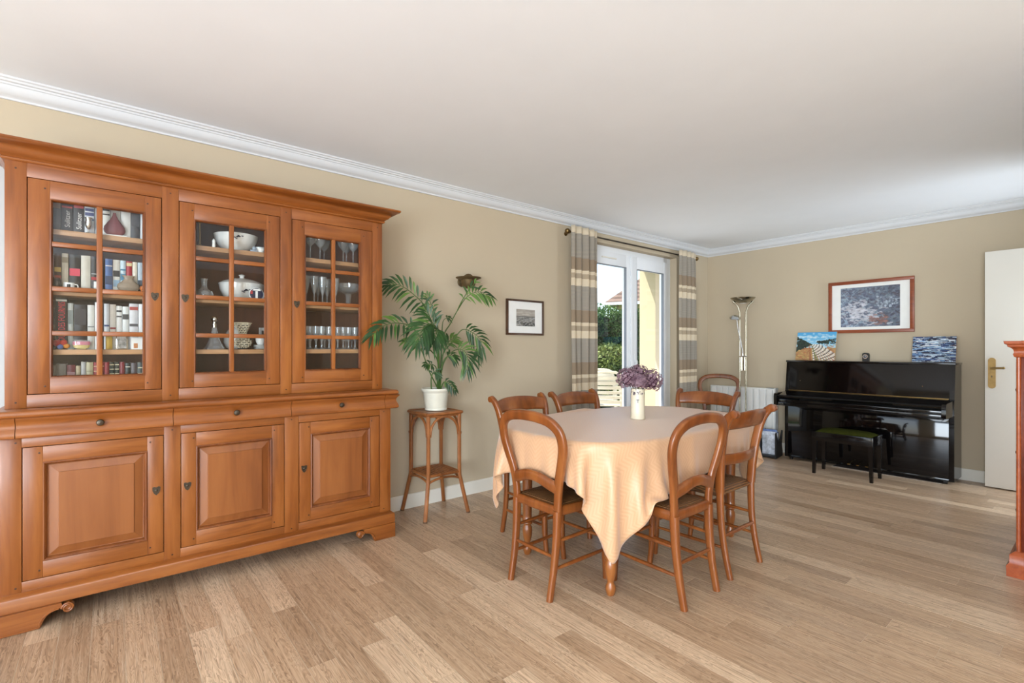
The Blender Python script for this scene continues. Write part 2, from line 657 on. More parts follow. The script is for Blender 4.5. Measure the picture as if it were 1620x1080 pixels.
# floor: base slab and separate planks running away from the left wall
fb = B()
fb.box(-0.02, 6.7, -3.2, YB + 0.05, -0.08, -0.0014)
floor = struct('floor', fb, plain('pale_joint_filler', (206, 190, 166), 0.7, 0.03))
rng = random.Random(11)
PW = 0.1055
row = 0
y = -1.12
while y < YB - 0.004:
    y1 = min(y + PW, YB)
    x = -rng.uniform(0.0, 0.9)
    while x < 3.46:
        L = rng.choice((0.5, 0.62, 0.8, 0.95, 1.1, 1.25, 1.45))
        xa, xb = max(x, 0.0), min(x + L, 3.46)
        if 3.46 - xb < 0.12:
            xb = 3.46
        if xb - xa > 0.03 and not (y < -0.62 and xb < 0.4):
            pb = B()
            cx, cy = (xa + xb) / 2, (y + y1) / 2
            h = rng.uniform(-0.0004, 0.0)
            pb.box(xa - cx + 0.0009, xb - cx - 0.0009, y - cy + 0.0011, y1 - cy - 0.0011, -0.0013, h)
            p = make('plank', pb, plank_m, floor, 0)
            p.location = (cx, cy, 0)
        x += L
        if xb >= 3.46:
            break
    y = y1
    row += 1
# the living area behind and beside the camera, out of the picture
fr = B()
fr.box(3.46, 6.55, -3.0, 3.0, -0.0013, -0.0005)
fr.box(0.0, 3.46, -3.0, -1.12, -0.0013, -0.0005)
make('floor_covering', fr, plank_m, floor, 0)

cb = B()
cb.box(-0.3, 6.85, -3.3, YB + 0.3, ZC, ZC + 0.12)
struct('ceiling', cb, ceil_m)

WY0, WY1, WZ1 = 3.73, 5.31, 2.295       # garden door opening
wl = B()
wl.box(-0.3, 0, -3.3, WY0, -0.08, ZC)
wl.box(-0.3, 0, WY1, YB + 0.3, -0.08, ZC)
wl.box(-0.3, 0, WY0, WY1, WZ1, ZC)
wl.box(-0.3, 0, WY0, WY1, -0.08, -0.012)
struct('wall_left', wl, wall_m)
wb = B()
wb.box(0, 6.85, YB, YB + 0.3, -0.08, ZC)
struct('wall_back', wb, wall_m)
# right wall with a doorway whose leaf stands open against the back wall
wr = B()
wr.box(3.46, 3.58, 3.0, 5.04, -0.08, ZC)
wr.box(3.46, 3.58, 5.88, YB, -0.08, ZC)
wr.box(3.46, 3.58, 5.04, 5.88, 2.06, ZC)
wr.box(3.58, 6.85, 3.0, 3.12, -0.08, ZC)
struct('wall_right', wr, wall_m)
we = B()                                   # side wall with a glazed bay, out of the picture
we.box(6.55, 6.85, -3.3, -2.82, -0.08, ZC)
we.box(6.55, 6.85, -0.78, 3.12, -0.08, ZC)
we.box(6.55, 6.85, -2.82, -0.78, 2.32, ZC)
we.box(6.55, 6.85, -2.82, -0.78, -0.08, 0.18)
struct('wall_side', we, wall_m)
wq = B()
for a, b_ in ((0, 0.38), (2.72, 3.58), (5.92, 6.55)):
    wq.box(a, b_, -3.3, -3.0, -0.08, ZC)
for a, b_ in ((0.38, 2.72), (3.58, 5.92)):
    wq.box(a, b_, -3.3, -3.0, 2.32, ZC)
    wq.box(a, b_, -3.3, -3.0, -0.08, 0.18)
struct('wall_rear', wq, wall_m)

crown = [(0, 2.388), (0.010, 2.388), (0.012, 2.396), (0.016, 2.400), (0.030, 2.404), (0.042, 2.414), (0.050, 2.430),
         (0.052, 2.442), (0.058, 2.444), (0.060, 2.452), (0.070, 2.454), (0.074, 2.462), (0.082, 2.466), (0.084, 2.4745), (0, 2.4745)]
cr = B()
cr.sweep(crown, [(0, -3.0), (0, YB), (3.46, YB)], 1)
struct('trim_1', cr, trim_m, smooth=30)
bp = [(0, 0.0), (0.012, 0.0), (0.012, 0.098), (0.008, 0.104), (0, 0.104)]
b1 = B()
b1.sweep(bp, [(0, -3.0), (0, WY0 - 0.01)], 1)
b1.sweep(bp, [(0, WY1 + 0.01), (0, YB - 0.012)], 1)
struct('baseboard_left', b1, base_m, smooth=30)
b2 = B()
b2.sweep(bp, [(0, YB), (3.46, YB)], 1)
struct('baseboard_back', b2, base_m, smooth=30)
# white casing of the next doorway, just past the dresser's far end
t2 = B()
t2.box(0, 0.022, -0.62, -0.385, 0, 2.1, 0.004)
struct('trim_2', t2, m_paint('grey_white_casing', (190, 194, 194), 0.5, 0.01))

# --- garden door (window_1)
win = B()
fx0, fx1 = -0.15, -0.085
win.box(fx0, fx1, WY0, WY0 + 0.07, 0.0, WZ1, 0.004)
win.box(fx0, fx1, WY1 - 0.07, WY1, 0.0, WZ1, 0.004)
win.box(fx0, fx1, WY0 + 0.07, WY1 - 0.07, WZ1 - 0.075, WZ1, 0.004)
win.box(fx0, fx1, WY0 + 0.07, WY1 - 0.07, 0.0, 0.05, 0.004)
window = struct('window_1', win, pvc_m, smooth=30)
MID = (WY0 + WY1) / 2
for a, b_, lab in ((WY0 + 0.065, MID + 0.01, 'l'), (MID + 0.012, WY1 - 0.065, 'r')):
    s = B()
    g0, g1 = a + 0.095, b_ - 0.095
    zt, zb = 2.10, 0.17
    x0, x1 = -0.135, -0.072
    s.box(x0, x1, a, g0, 0.045, WZ1 - 0.06, 0.005)
    s.box(x0, x1, g1, b_, 0.045, WZ1 - 0.06, 0.005)
    s.box(x0, x1, g0, g1, zt, WZ1 - 0.06, 0.005)
    s.box(x0, x1, g0, g1, 0.045, zb, 0.005)
    so = make('sash', s, pvc_m, window, 30)
    g = B()
    g.box(-0.108, -0.104, g0, g1, zb, zt)
    make('pane', g, pane_m, so, 0)
    k = B()
    for (q0, q1, r0, r1) in ((g0, g0 + 0.006, zb, zt), (g1 - 0.006, g1, zb, zt), (g0, g1, zb, zb + 0.006), (g0, g1, zt - 0.006, zt)):
        k.box(-0.103, -0.071, q0, q1, r0, r1)
    make('gasket', k, gasket_m, so, 0)
    if lab == 'l':
        v = B()
        v.box(-0.072, -0.062, a + 0.22, a + 0.46, 2.165, 2.18, 0.003)
        make('trickle_vent', v, base_m, so, 30)
    else:
        hd = B()
        hd.box(-0.072, -0.066, a + 0.03, a + 0.058, 0.98, 1.14, 0.003)
        hd.box(-0.066, -0.036, a + 0.037, a + 0.051, 1.05, 1.066, 0.003)
        hd.box(-0.044, -0.032, a + 0.036, a + 0.052, 0.95, 1.07, 0.004)
        make('handle', hd, pvc_m, so, 30)
fl = B()
fl.box(-0.072, -0.058, MID - 0.022, MID + 0.028, 0.05, WZ1 - 0.065, 0.004)
make('cover_strip', fl, pvc_m, window, 30)

# --- door_1: white leaf folded back along the rear wall
dr = B()
dr.box(2.648, 3.44, 5.845, 5.885, 0.012, 2.03, 0.002)
door = struct('door_1', dr, door_m, smooth=30)
hp = []
for k in range(13):
    a = PI * k / 12
    hp.append((2.692 + 0.024 * math.cos(a), 1.095 + 0.024 * math.sin(a)))
for k in range(13):
    a = PI + PI * k / 12
    hp.append((2.692 + 0.024 * math.cos(a), 0.880 + 0.024 * math.sin(a)))
pl = B()
pl.prism(hp, 'xz', 5.836, 5.845)
plate = make('handle_plate', pl, brass_old, door, 30)
lv = B()
lv.lathe([(0.011, 5.79), (0.011, 5.836)], 12, (2.690, 0, 1.030), 'y')
lv.tube([(2.684, 5.795, 1.030), (2.72, 5.793, 1.031), (2.75, 5.793, 1.033), (2.772, 5.794, 1.034), (2.778, 5.795, 1.034)], [0.009, 0.008, 0.009, 0.010, 0.004], 10)
make('lever', lv, brass_old, plate, 40)
kh = B()
kh.lathe([(0.005, 5.8345), (0.005, 5.8365)], 10, (2.692, 0, 0.962), 'y')
kh.box(2.690, 2.694, 5.8345, 5.8365, 0.946, 0.962)
make('keyhole', kh, black_m, plate, 0)
la = B()
la.box(2.6462, 2.6482, 5.855, 5.875, 0.96, 1.10)
make('latch_plate', la, brass_old, door, 0)
hg = B()
for z in (0.25, 1.0, 1.78):
    hg.lathe([(0.007, z), (0.007, z + 0.09)], 10, (3.448, 5.865, 0))
make('hinge', hg, brass_old, door, 40)

# ================================================================== OUTSIDE THE GARDEN DOOR
te = B()
te.box(-3.6, -0.3, -2.0, 12.0, -0.14, -0.05)
struct('floor_terrace', te, stone_m)
gr = B()
gr.box(-40, -3.6, -10, 50, -0.2, -0.10)
struct('floor_lawn', gr, plain('lawn', (96, 116, 56), 0.95, 0.2, 6))
rw = B()
rw.box(-0.86, -0.3, 5.75, 6.05, -0.14, 2.62)
struct('wall_terrace', rw, ext_m)
ev = B()
ev.box(-0.80, -0.3, -3.3, 5.75, 2.44, 2.5)
ev.box(-0.84, -0.80, -3.3, 5.75, 2.40, 2.56)
struct('trim_eaves', ev, trim_m)

def leaves(bm_b, center_fn, n, size, seed):
    r = random.Random(seed)
    for i in range(n):
        p = Vector(center_fn(r))
        d = Vector((r.gauss(0, 1), r.gauss(0, 1), r.gauss(0, 0.7) + 0.4)).normalized()
        t = d.cross(Vector((r.gauss(0, 1), r.gauss(0, 1), r.gauss(0, 1)))).normalized()
        s_ = size * r.uniform(0.6, 1.35)
        u = t.cross(d) * s_ * 0.42
        t = t * s_
        bm_b.face([p - t, p + u, p + t, p - u])

def hedge_pt(r):
    yy = r.uniform(6.9, 12.6)
    zz = r.uniform(-0.05, 1.0) ** 1
    zt = 2.04 + 0.07 * math.sin(yy * 7.1) + 0.06 * math.sin(yy * 17.3)
    face = r.random()
    if face < 0.78:
        return (-4.0 - abs(r.gauss(0, 0.10)) + 0.06 * math.sin(yy * 5) * math.sin(zz * 9), yy, zz * zt)
    return (-4.0 - r.uniform(0, 0.8), yy, zt + r.gauss(0, 0.05) + (0.14 * r.random() if r.random() < 0.12 else 0))

hroot = thing('garden_hedge', 'tall clipped dark green hedge beyond the terrace', 'hedge', (-4.4, 9.7, -0.1))
hb = B()
leaves(hb, hedge_pt, 15000, 0.045, 3)
make('foliage', hb, hedge_m, hroot, 0, off=hroot.location)
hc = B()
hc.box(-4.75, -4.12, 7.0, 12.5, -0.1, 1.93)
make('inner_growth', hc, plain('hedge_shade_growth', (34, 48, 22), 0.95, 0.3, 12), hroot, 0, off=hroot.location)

broot = thing('garden_shrub', 'rounded olive green shrub in front of the hedge', 'shrub', (-3.3, 8.05, -0.1))
def bush_pt(r):
    a, e = r.uniform(0, 2 * PI), math.asin(r.uniform(-0.3, 1))
    k = r.uniform(0.86, 1.06)
    return (-3.3 + 0.44 * k * math.cos(a) * math.cos(e), 8.05 + 0.85 * k * math.sin(a) * math.cos(e), 0.40 + 0.88 * k * math.sin(e))
bb = B()
leaves(bb, bush_pt, 5000, 0.04, 5)
make('foliage', bb, bush_m, broot, 0, off=broot.location)
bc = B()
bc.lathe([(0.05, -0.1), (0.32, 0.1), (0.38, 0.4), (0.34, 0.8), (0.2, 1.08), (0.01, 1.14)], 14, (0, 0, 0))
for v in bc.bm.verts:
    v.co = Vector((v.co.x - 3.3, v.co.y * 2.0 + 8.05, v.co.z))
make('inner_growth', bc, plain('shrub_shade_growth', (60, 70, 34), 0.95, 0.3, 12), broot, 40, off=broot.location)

# neighbouring house, turned so that its corner points this way
nh = thing('neighbour_house', 'cream neighbouring house with brown tiled roof behind the hedge', 'house', (-12.0, 18.2, -0.1), math.atan2(0.436, 0.9))
hw = B()
hw.box(0.55, 8.5, 0.55, 8.5, 0, 3.45)
make('wall', hw, ext_m, nh, 0)
hr = B()
ez = 3.50
hv = [hr.bm.verts.new(p) for p in ((0, 0, ez), (9, 0, ez), (9, 9, ez), (0, 9, ez), (4.5, 4.5, ez + 4.0))]
for f in ((0, 1, 4), (1, 2, 4), (2, 3, 4), (3, 0, 4), (3, 2, 1, 0)):
    hr.bm.faces.new([hv[i_] for i_ in f])
make('roof', hr, tile_m, nh, 0)
gt = B()
gt.box(-0.06, 9.0, -0.06, 0.04, ez - 0.13, ez + 0.0)
gt.box(-0.06, 0.04, 0.04, 9.0, ez - 0.13, ez + 0.0)
make('gutter', gt, trim_m, nh, 0)

# ivory plastic garden chairs
def garden_chair():
    t = thing('garden_chair', 'ivory slatted plastic garden chair on the terrace', 'chair')
    bk = B()
    for s in (-1, 1):
        bk.ribbon(spline([(s * 0.21, -0.17, 0.40), (s * 0.225, -0.22, 0.58), (s * 0.215, -0.28, 0.78), (s * 0.17, -0.31, 0.88)], 4), 0.028, 0.04, (0, 1, 0))
    bk.ribbon(spline([(-0.19, -0.305, 0.87), (-0.1, -0.315, 0.905), (0.1, -0.315, 0.905), (0.19, -0.305, 0.87)], 4), 0.028, 0.04, (0, 1, 0))
    make('back_frame', bk, resin_m, t)
    for i in range(6):
        z = 0.46 + i * 0.072
        yy = -0.19 - (z - 0.42) * 0.26
        sb = B()
        sb.ribbon(spline([(-0.215, yy, z), (0, yy - 0.02, z), (0.215, yy, z)], 4), 0.05, 0.014, (0, 0, 1))
        make('back_slat', sb, resin_m, t)
    for i in range(6):
        sb = B()
        yy = -0.15 + i * 0.066
        sb.box(-0.22, 0.22, yy - 0.026, yy + 0.026, 0.395, 0.412, 0.005)
        make('seat_slat', sb, resin_m, t)
    for s in (-1, 1):
        for (ya, yb) in ((0.19, 0.23), (-0.17, -0.24)):
            lb = B()
            lb.ribbon([(s * 0.225, ya, 0.62 if ya > 0 else 0.42), (s * 0.235, (ya + yb) / 2, 0.3), (s * 0.25, yb, 0.0)], 0.045, 0.03, (0, 1, 0))
            make('leg', lb, resin_m, t)
        ab = B()
        ab.ribbon(spline([(s * 0.228, 0.24, 0.60), (s * 0.23, 0.18, 0.635), (s * 0.228, 0.0, 0.64), (s * 0.222, -0.24, 0.65)], 4), 0.022, 0.055, (0, 0, 1))
        make('armrest', ab, resin_m, t)
    return t
gc = garden_chair()
gc.location = (-1.52, 5.82, -0.05)
gc.rotation_euler = (0, 0, R(42))
gc['label'] = 'ivory slatted plastic garden chair pulled up close to the garden door'
dup(gc, (-2.12, 6.42, -0.05), R(36), 'ivory slatted plastic garden chair farther out towards the shrub')

# ================================================================== THE DRESSER (buffet with glazed top)
BD = thing('dresser', 'large honey coloured wooden dresser with glazed upper doors along beige wall', 'dresser', (0.22, 0.513, 0))
BO = BD.location
def bpart(name, b, mat, parent=BD, smooth=35):
    return make(name, b, mat, parent, smooth, off=BO)

XF, XU = 0.41, 0.36
LY0, LY1 = -0.362, 1.392
UY0, UY1 = -0.354, 1.357
# lower carcass
c = B()
c.box(0.016, XF - 0.026, LY0 + 0.004, LY1 - 0.004, 0.10, 0.815)
bpart('lower_carcass', c, w_v)
LD = [(-0.297, 0.200), (0.267, 0.754), (0.829, 1.319)]
DZ0, DZ1 = 0.200, 0.774
stl = [(LY0, LD[0][0]), (LD[0][1], LD[1][0]), (LD[1][1], LD[2][0]), (LD[2][1], LY1)]
for i, (a, b_) in enumerate(stl):
    s = B()
    s.box(XF - 0.026, XF, a, b_, 0.155, 0.815, 0.0012)
    if i in (0, 3):
        e = LY0 if i == 0 else LY1 - 0.02
        s.box(0.016, XF - 0.026, e, e + 0.02, 0.155, 0.815)
    bpart('lower_stile', s, w_v)
for a, b_ in LD:
    s = B()
    s.box(XF - 0.026, XF, a, b_, DZ1, 0.815, 0.001)
    bpart('rail', s, w_h)
    s = B()
    s.box(XF - 0.026, XF, a, b_, 0.155, DZ0, 0.001)
    bpart('rail', s, w_h)

def leaf(name):
    o = bpy.data.objects.new(name, None)
    o.empty_display_size = 0.05
    COL.objects.link(o)
    o.parent = BD
    return o

def shield():
    return [(-0.016, 0.018), (-0.009, 0.021), (0, 0.017), (0.009, 0.021), (0.016, 0.018), (0.015, 0.002), (0.009, -0.012), (0, -0.021), (-0.009, -0.012), (-0.015, 0.002)]

def key_plate(x, y, z, parent):
    k = B()
    k.prism([(y + a, z + b_) for a, b_ in shield()], 'yz', x, x + 0.003)
    k.lathe([(0.004, x), (0.007, x + 0.006), (0.004, x + 0.008)], 8, (0, y, z + 0.003), 'x')
    return bpart('key_plate', k, bronze_m, parent)

for i, (a, b_) in enumerate(LD):
    a += 0.003; b_ -= 0.003
    z0, z1 = DZ0 + 0.003, DZ1 - 0.003
    sw = 0.063
    do = leaf('door')
    for q0, q1 in ((a, a + sw), (b_ - sw, b_)):
        d = B()
        d.box(XF - 0.022, XF + 0.001, q0, q1, z0, z1, 0.0015)
        bpart('door_stile', d, w_v, do)
    for q0, q1 in ((z1 - 0.068, z1), (z0, z0 + 0.07)):
        dh = B()
        dh.box(XF - 0.022, XF + 0.0008, a + sw, b_ - sw, q0, q1, 0.001)
        bpart('door_rail', dh, w_h, do)
    pa, pb_, pz0, pz1 = a + sw, b_ - sw, z0 + 0.07, z1 - 0.068
    # stuck moulding round the panel
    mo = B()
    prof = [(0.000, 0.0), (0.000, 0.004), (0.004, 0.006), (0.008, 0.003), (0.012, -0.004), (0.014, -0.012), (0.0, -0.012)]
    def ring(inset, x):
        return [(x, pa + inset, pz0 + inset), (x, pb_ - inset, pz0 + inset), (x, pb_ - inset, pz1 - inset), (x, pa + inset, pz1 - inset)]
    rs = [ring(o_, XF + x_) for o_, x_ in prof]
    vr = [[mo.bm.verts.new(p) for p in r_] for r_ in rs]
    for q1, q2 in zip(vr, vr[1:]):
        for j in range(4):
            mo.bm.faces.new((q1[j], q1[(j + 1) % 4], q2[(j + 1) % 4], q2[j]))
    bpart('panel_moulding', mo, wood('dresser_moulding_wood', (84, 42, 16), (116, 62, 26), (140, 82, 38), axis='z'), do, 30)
    # raised and fielded panel
    pn = B()
    steps = [(0.012, -0.012), (0.017, -0.013), (0.050, -0.002), (0.0505, 0.002), (0.052, 0.003)]
    rs = [ring(o_, XF + x_) for o_, x_ in steps]
    vr = [[pn.bm.verts.new(p) for p in r_] for r_ in rs]
    for q1, q2 in zip(vr, vr[1:]):
        for j in range(4):
            pn.bm.faces.new((q1[j], q1[(j + 1) % 4], q2[(j + 1) % 4], q2[j]))
    pn.bm.faces.new(vr[-1])
    bpart('raised_panel', pn, w_pan, do, 20)
    key_plate(XF + 0.001, (b_ - 0.028) if i == 0 else (a + 0.026), 0.505, do)

# drawers: an ogee frieze under the top
dprof = [(0.400, 0.8155), (0.436, 0.8155), (0.446, 0.819), (0.449, 0.828), (0.447, 0.840), (0.440, 0.853), (0.436, 0.864), (0.437, 0.876), (0.444, 0.888), (0.452, 0.896), (0.453, 0.9035), (0.400, 0.9035)]
DR = [(-0.313, 0.2345), (0.2345, 0.781), (0.781, 1.339)]
for a, b_ in DR:
    s = B()
    s.prism(dprof, 'xz', a + 0.0012, b_ - 0.0012)
    o = bpart('drawer', s, w_h, smooth=40)
    k = B()
    m = (a + b_) / 2
    k.lathe([(0.006, 0.438), (0.006, 0.448), (0.013, 0.452), (0.015, 0.458), (0.012, 0.464), (0.001, 0.467)], 14, (0, m, 0.862), 'x')
    bpart('knob', k, bronze_m, o)
fr_ = [(o_ - XF, z_) for o_, z_ in dprof[1:-1]]
fr_ = [(-0.02, 0.8155)] + fr_ + [(-0.02, 0.9035)]
s = B()
s.sweep(fr_, [(0.016, LY1), (XF, LY1), (XF, 1.3402)], -1)
bpart('frieze_corner', s, w_h, smooth=40)
s = B()
s.sweep(fr_, [(XF, -0.3142), (XF, LY0), (0.016, LY0)], -1)
bpart('frieze_corner', s, w_h, smooth=40)
c = B()
c.box(0.016, 0.399, LY0 + 0.02, LY1 - 0.02, 0.816, 0.9035)
bpart('drawer_case', c, w_h)
# worktop
s = B()
s.sweep([(-0.05, 0.904), (0.052, 0.904), (0.060, 0.908), (0.065, 0.916), (0.064, 0.926), (0.058, 0.934), (0.052, 0.936), (-0.05, 0.936)],
        [(0.016, LY1 - 0.04), (XF, LY1 - 0.04), (XF, LY0 + 0.04), (0.016, LY0 + 0.04)], -1)
s.box(0.016, XF - 0.04, LY0 + 0.05, LY1 - 0.05, 0.904, 0.936)
for v in s.bm.verts:
    if v.co.y > 1.2: v.co.y += 0.0
wt = bpart('worktop', s, w_h, smooth=40)
# plinth moulding and bracket feet
pprof = [(-0.02, 0.088), (0.028, 0.088), (0.028, 0.138), (0.024, 0.146), (0.016, 0.150), (0.010, 0.156), (0.0, 0.158), (-0.02, 0.158)]
s = B()
s.sweep(pprof, [(0.016, LY1 - 0.012), (XF, LY1 - 0.012), (XF, LY0 + 0.012), (0.016, LY0 + 0.012)], -1)
bpart('plinth', s, w_h, smooth=40)

def foot(yo, sgn):
    """bracket foot: yo outer end, sgn +1 when the scroll points to +y"""
    pts = [(0, 0), (0.135, 0)]
    for k in range(1, 9):
        a = PI / 2 * k / 8
        pts.append((0.135 + 0.006 + 0.062 * (1 - math.cos(a)), 0.066 * math.sin(a)))
    for k in range(0, 11):
        a = -PI * 0.6 + 1.45 * PI * k / 10
        pts.append((0.226 + 0.021 * math.cos(a), 0.062 + 0.021 * math.sin(a)))
    pts += [(0.205, 0.087), (0, 0.087)]
    poly = [(yo + sgn * p_, z_) for p_, z_ in pts]
    f = B()
    f.prism(poly, 'yz', 0.425, 0.452)
    e0, e1 = sorted((yo, yo + sgn * 0.03))
    f.box(0.03, 0.425, e0, e1, 0, 0.087, 0.001)
    o = bpart('foot', f, w_h, smooth=30)
    bd = B()
    line = [(0.453, yo + sgn * 0.002, 0.005), (0.453, yo + sgn * 0.130, 0.005)]
    for k in range(0, 9):
        a = PI / 2 * k / 8
        line.append((0.453, yo + sgn * (0.135 + 0.062 * (1 - math.cos(a))), 0.008 + 0.058 * math.sin(a)))
    bd.tube(line, 0.004, 6)
    sp = []
    for k in range(0, 22):
        a = PI + 3.4 * PI * k / 21
        r_ = 0.021 * (1 - 0.62 * k / 21)
        sp.append((0.4535, yo + sgn * (0.226 + r_ * math.cos(-a)), 0.062 + r_ * math.sin(-a)))
    bd.tube(sp, 0.0042, 6)
    bpart('scroll_bead', bd, w_h, o, 50)
foot(1.404, -1)
foot(-0.374, 1)

# upper part
for e in (UY0, UY1 - 0.022):
    s = B()
    s.box(0.016, XU - 0.024, e, e + 0.022, 0.936, 2.012)
    bpart('side_panel', s, w_v)
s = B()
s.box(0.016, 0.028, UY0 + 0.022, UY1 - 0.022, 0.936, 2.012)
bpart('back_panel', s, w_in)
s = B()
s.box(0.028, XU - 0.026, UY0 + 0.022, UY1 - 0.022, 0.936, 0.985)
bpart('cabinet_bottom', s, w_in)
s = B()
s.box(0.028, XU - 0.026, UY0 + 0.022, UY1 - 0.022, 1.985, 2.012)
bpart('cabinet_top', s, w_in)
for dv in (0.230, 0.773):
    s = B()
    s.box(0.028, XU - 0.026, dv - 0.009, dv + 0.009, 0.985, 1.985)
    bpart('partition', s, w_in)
SHZ = (1.738, 1.464, 1.192)
BAY = [(UY0 + 0.0225, 0.2205), (0.2395, 0.7635), (0.7825, UY1 - 0.0225)]
for z in SHZ:
    for a, b_ in BAY:
        s = B()
        s.box(0.0285, 0.318, a, b_, z - 0.024, z, 0.0012)
        bpart('shelf', s, w_shelf)
UD = [(-0.286, 0.195), (0.264, 0.743), (0.805, 1.291)]
UZ0, UZ1 = 0.994, 1.945
stl = [(UY0, UD[0][0]), (UD[0][1], UD[1][0]), (UD[1][1], UD[2][0]), (UD[2][1], UY1)]
for a, b_ in stl:
    s = B()
    s.box(XU - 0.024, XU, a, b_, 0.936, 2.012, 0.0012)
    bpart('upper_stile', s, w_v)
for a, b_ in UD:
    for z0, z1 in ((0.936, UZ0), (UZ1, 2.012)):
        s = B()
        s.box(XU - 0.024, XU, a, b_, z0, z1, 0.001)
        bpart('rail', s, w_h)
GL = [(-0.212, 0.126), (0.330, 0.670), (0.876, 1.213)]
GZ0, GZ1 = 1.066, 1.862
for i, (a, b_) in enumerate(UD):
    a += 0.003; b_ -= 0.003
    z0, z1 = UZ0 + 0.003, UZ1 - 0.003
    g0, g1 = GL[i]
    do = leaf('glazed_door')
    for q0, q1 in ((a, g0), (g1, b_)):
        d = B()
        d.box(XU - 0.022, XU + 0.001, q0, q1, z0, z1, 0.0015)
        bpart('door_stile', d, w_v, do)
    for q0, q1 in ((GZ1, z1), (z0, GZ0)):
        dh = B()
        dh.box(XU - 0.022, XU + 0.0008, g0, g1, q0, q1, 0.001)
        bpart('door_rail', dh, w_h, do)
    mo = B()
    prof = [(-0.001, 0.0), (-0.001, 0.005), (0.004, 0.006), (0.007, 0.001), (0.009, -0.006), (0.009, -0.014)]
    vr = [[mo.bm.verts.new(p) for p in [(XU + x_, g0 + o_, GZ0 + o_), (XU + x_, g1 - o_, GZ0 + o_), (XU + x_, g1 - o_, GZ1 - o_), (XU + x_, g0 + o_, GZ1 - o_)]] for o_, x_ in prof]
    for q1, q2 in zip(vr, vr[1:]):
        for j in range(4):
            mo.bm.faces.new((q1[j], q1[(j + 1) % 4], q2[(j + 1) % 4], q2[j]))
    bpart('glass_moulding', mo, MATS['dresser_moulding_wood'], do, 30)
    gm = (g0 + g1) / 2
    zs = [GZ0 + (GZ1 - GZ0) * k / 4 for k in range(5)]
    mb = B()
    mb.box(XU - 0.020, XU + 0.002, gm - 0.011, gm + 0.011, GZ0, GZ1, 0.003)
    bpart('glazing_bar', mb, w_v, do)
    for k in (1, 2, 3):
        for (h0, h1) in ((g0, gm - 0.0105), (gm + 0.0105, g1)):
            mb = B()
            mb.box(XU - 0.020, XU + 0.0015, h0, h1, zs[k] - 0.011, zs[k] + 0.011, 0.003)
            bpart('glazing_bar', mb, w_h, do)
    for k in range(4):
        for (h0, h1) in ((g0, gm), (gm, g1)):
            pn = B()
            pn.box(XU - 0.017, XU - 0.0145, h0 + 0.001, h1 - 0.001, zs[k] + 0.001, zs[k + 1] - 0.001)
            bpart('pane', pn, vit_m, do, 0)
    key_plate(XU + 0.001, (b_ - 0.026) if i == 0 else (a + 0.024), 1.452, do)
# cornice
cp = [(-0.02, 2.004), (0.006, 2.004), (0.012, 2.008), (0.014, 2.014), (0.010, 2.018), (0.016, 2.024), (0.030, 2.032), (0.040, 2.044), (0.046, 2.056),
      (0.058, 2.062), (0.076, 2.066), (0.086, 2.070), (0.090, 2.076), (0.088, 2.084), (0.080, 2.087), (-0.02, 2.087)]
s = B()
s.sweep(cp, [(0.016, UY1), (XU, UY1), (XU, UY0), (0.016, UY0)], -1)
bpart('cornice', s, w_h, smooth=40)
s = B()
s.box(0.017, XU - 0.021, UY0 + 0.021, UY1 - 0.021, 2.0125, 2.087)
bpart('cornice_top', s, w_h)
# small dark joint pegs
pg = B()
def peg(x, y, z):
    pg.lathe([(0.0042, x - 0.004), (0.0042, x + 0.0007), (0.001, x + 0.0012)], 6, (0, y, z), 'x')
for (a, b_) in LD:
    for y in (a + 0.055, b_ - 0.055):
        for z in (DZ1 - 0.03, DZ0 + 0.035):
            peg(XF + 0.001, y, z)
for (a, b_) in UD:
    for y in (a + 0.058, b_ - 0.058):
        for z in (UZ1 - 0.04, UZ0 + 0.035):
            peg(XU + 0.001, y, z)
for (a, b_) in stl:
    for z in (1.975, 0.962):
        peg(XU, (a + b_) / 2, z)
for y in (-0.315, 0.233, 0.79, 1.345):
    for z in (0.795, 0.178):
        peg(XF, y, z)
bpart('joint_peg', pg, plain('dark_wood_peg', (66, 34, 16), 0.5), BD, 40)

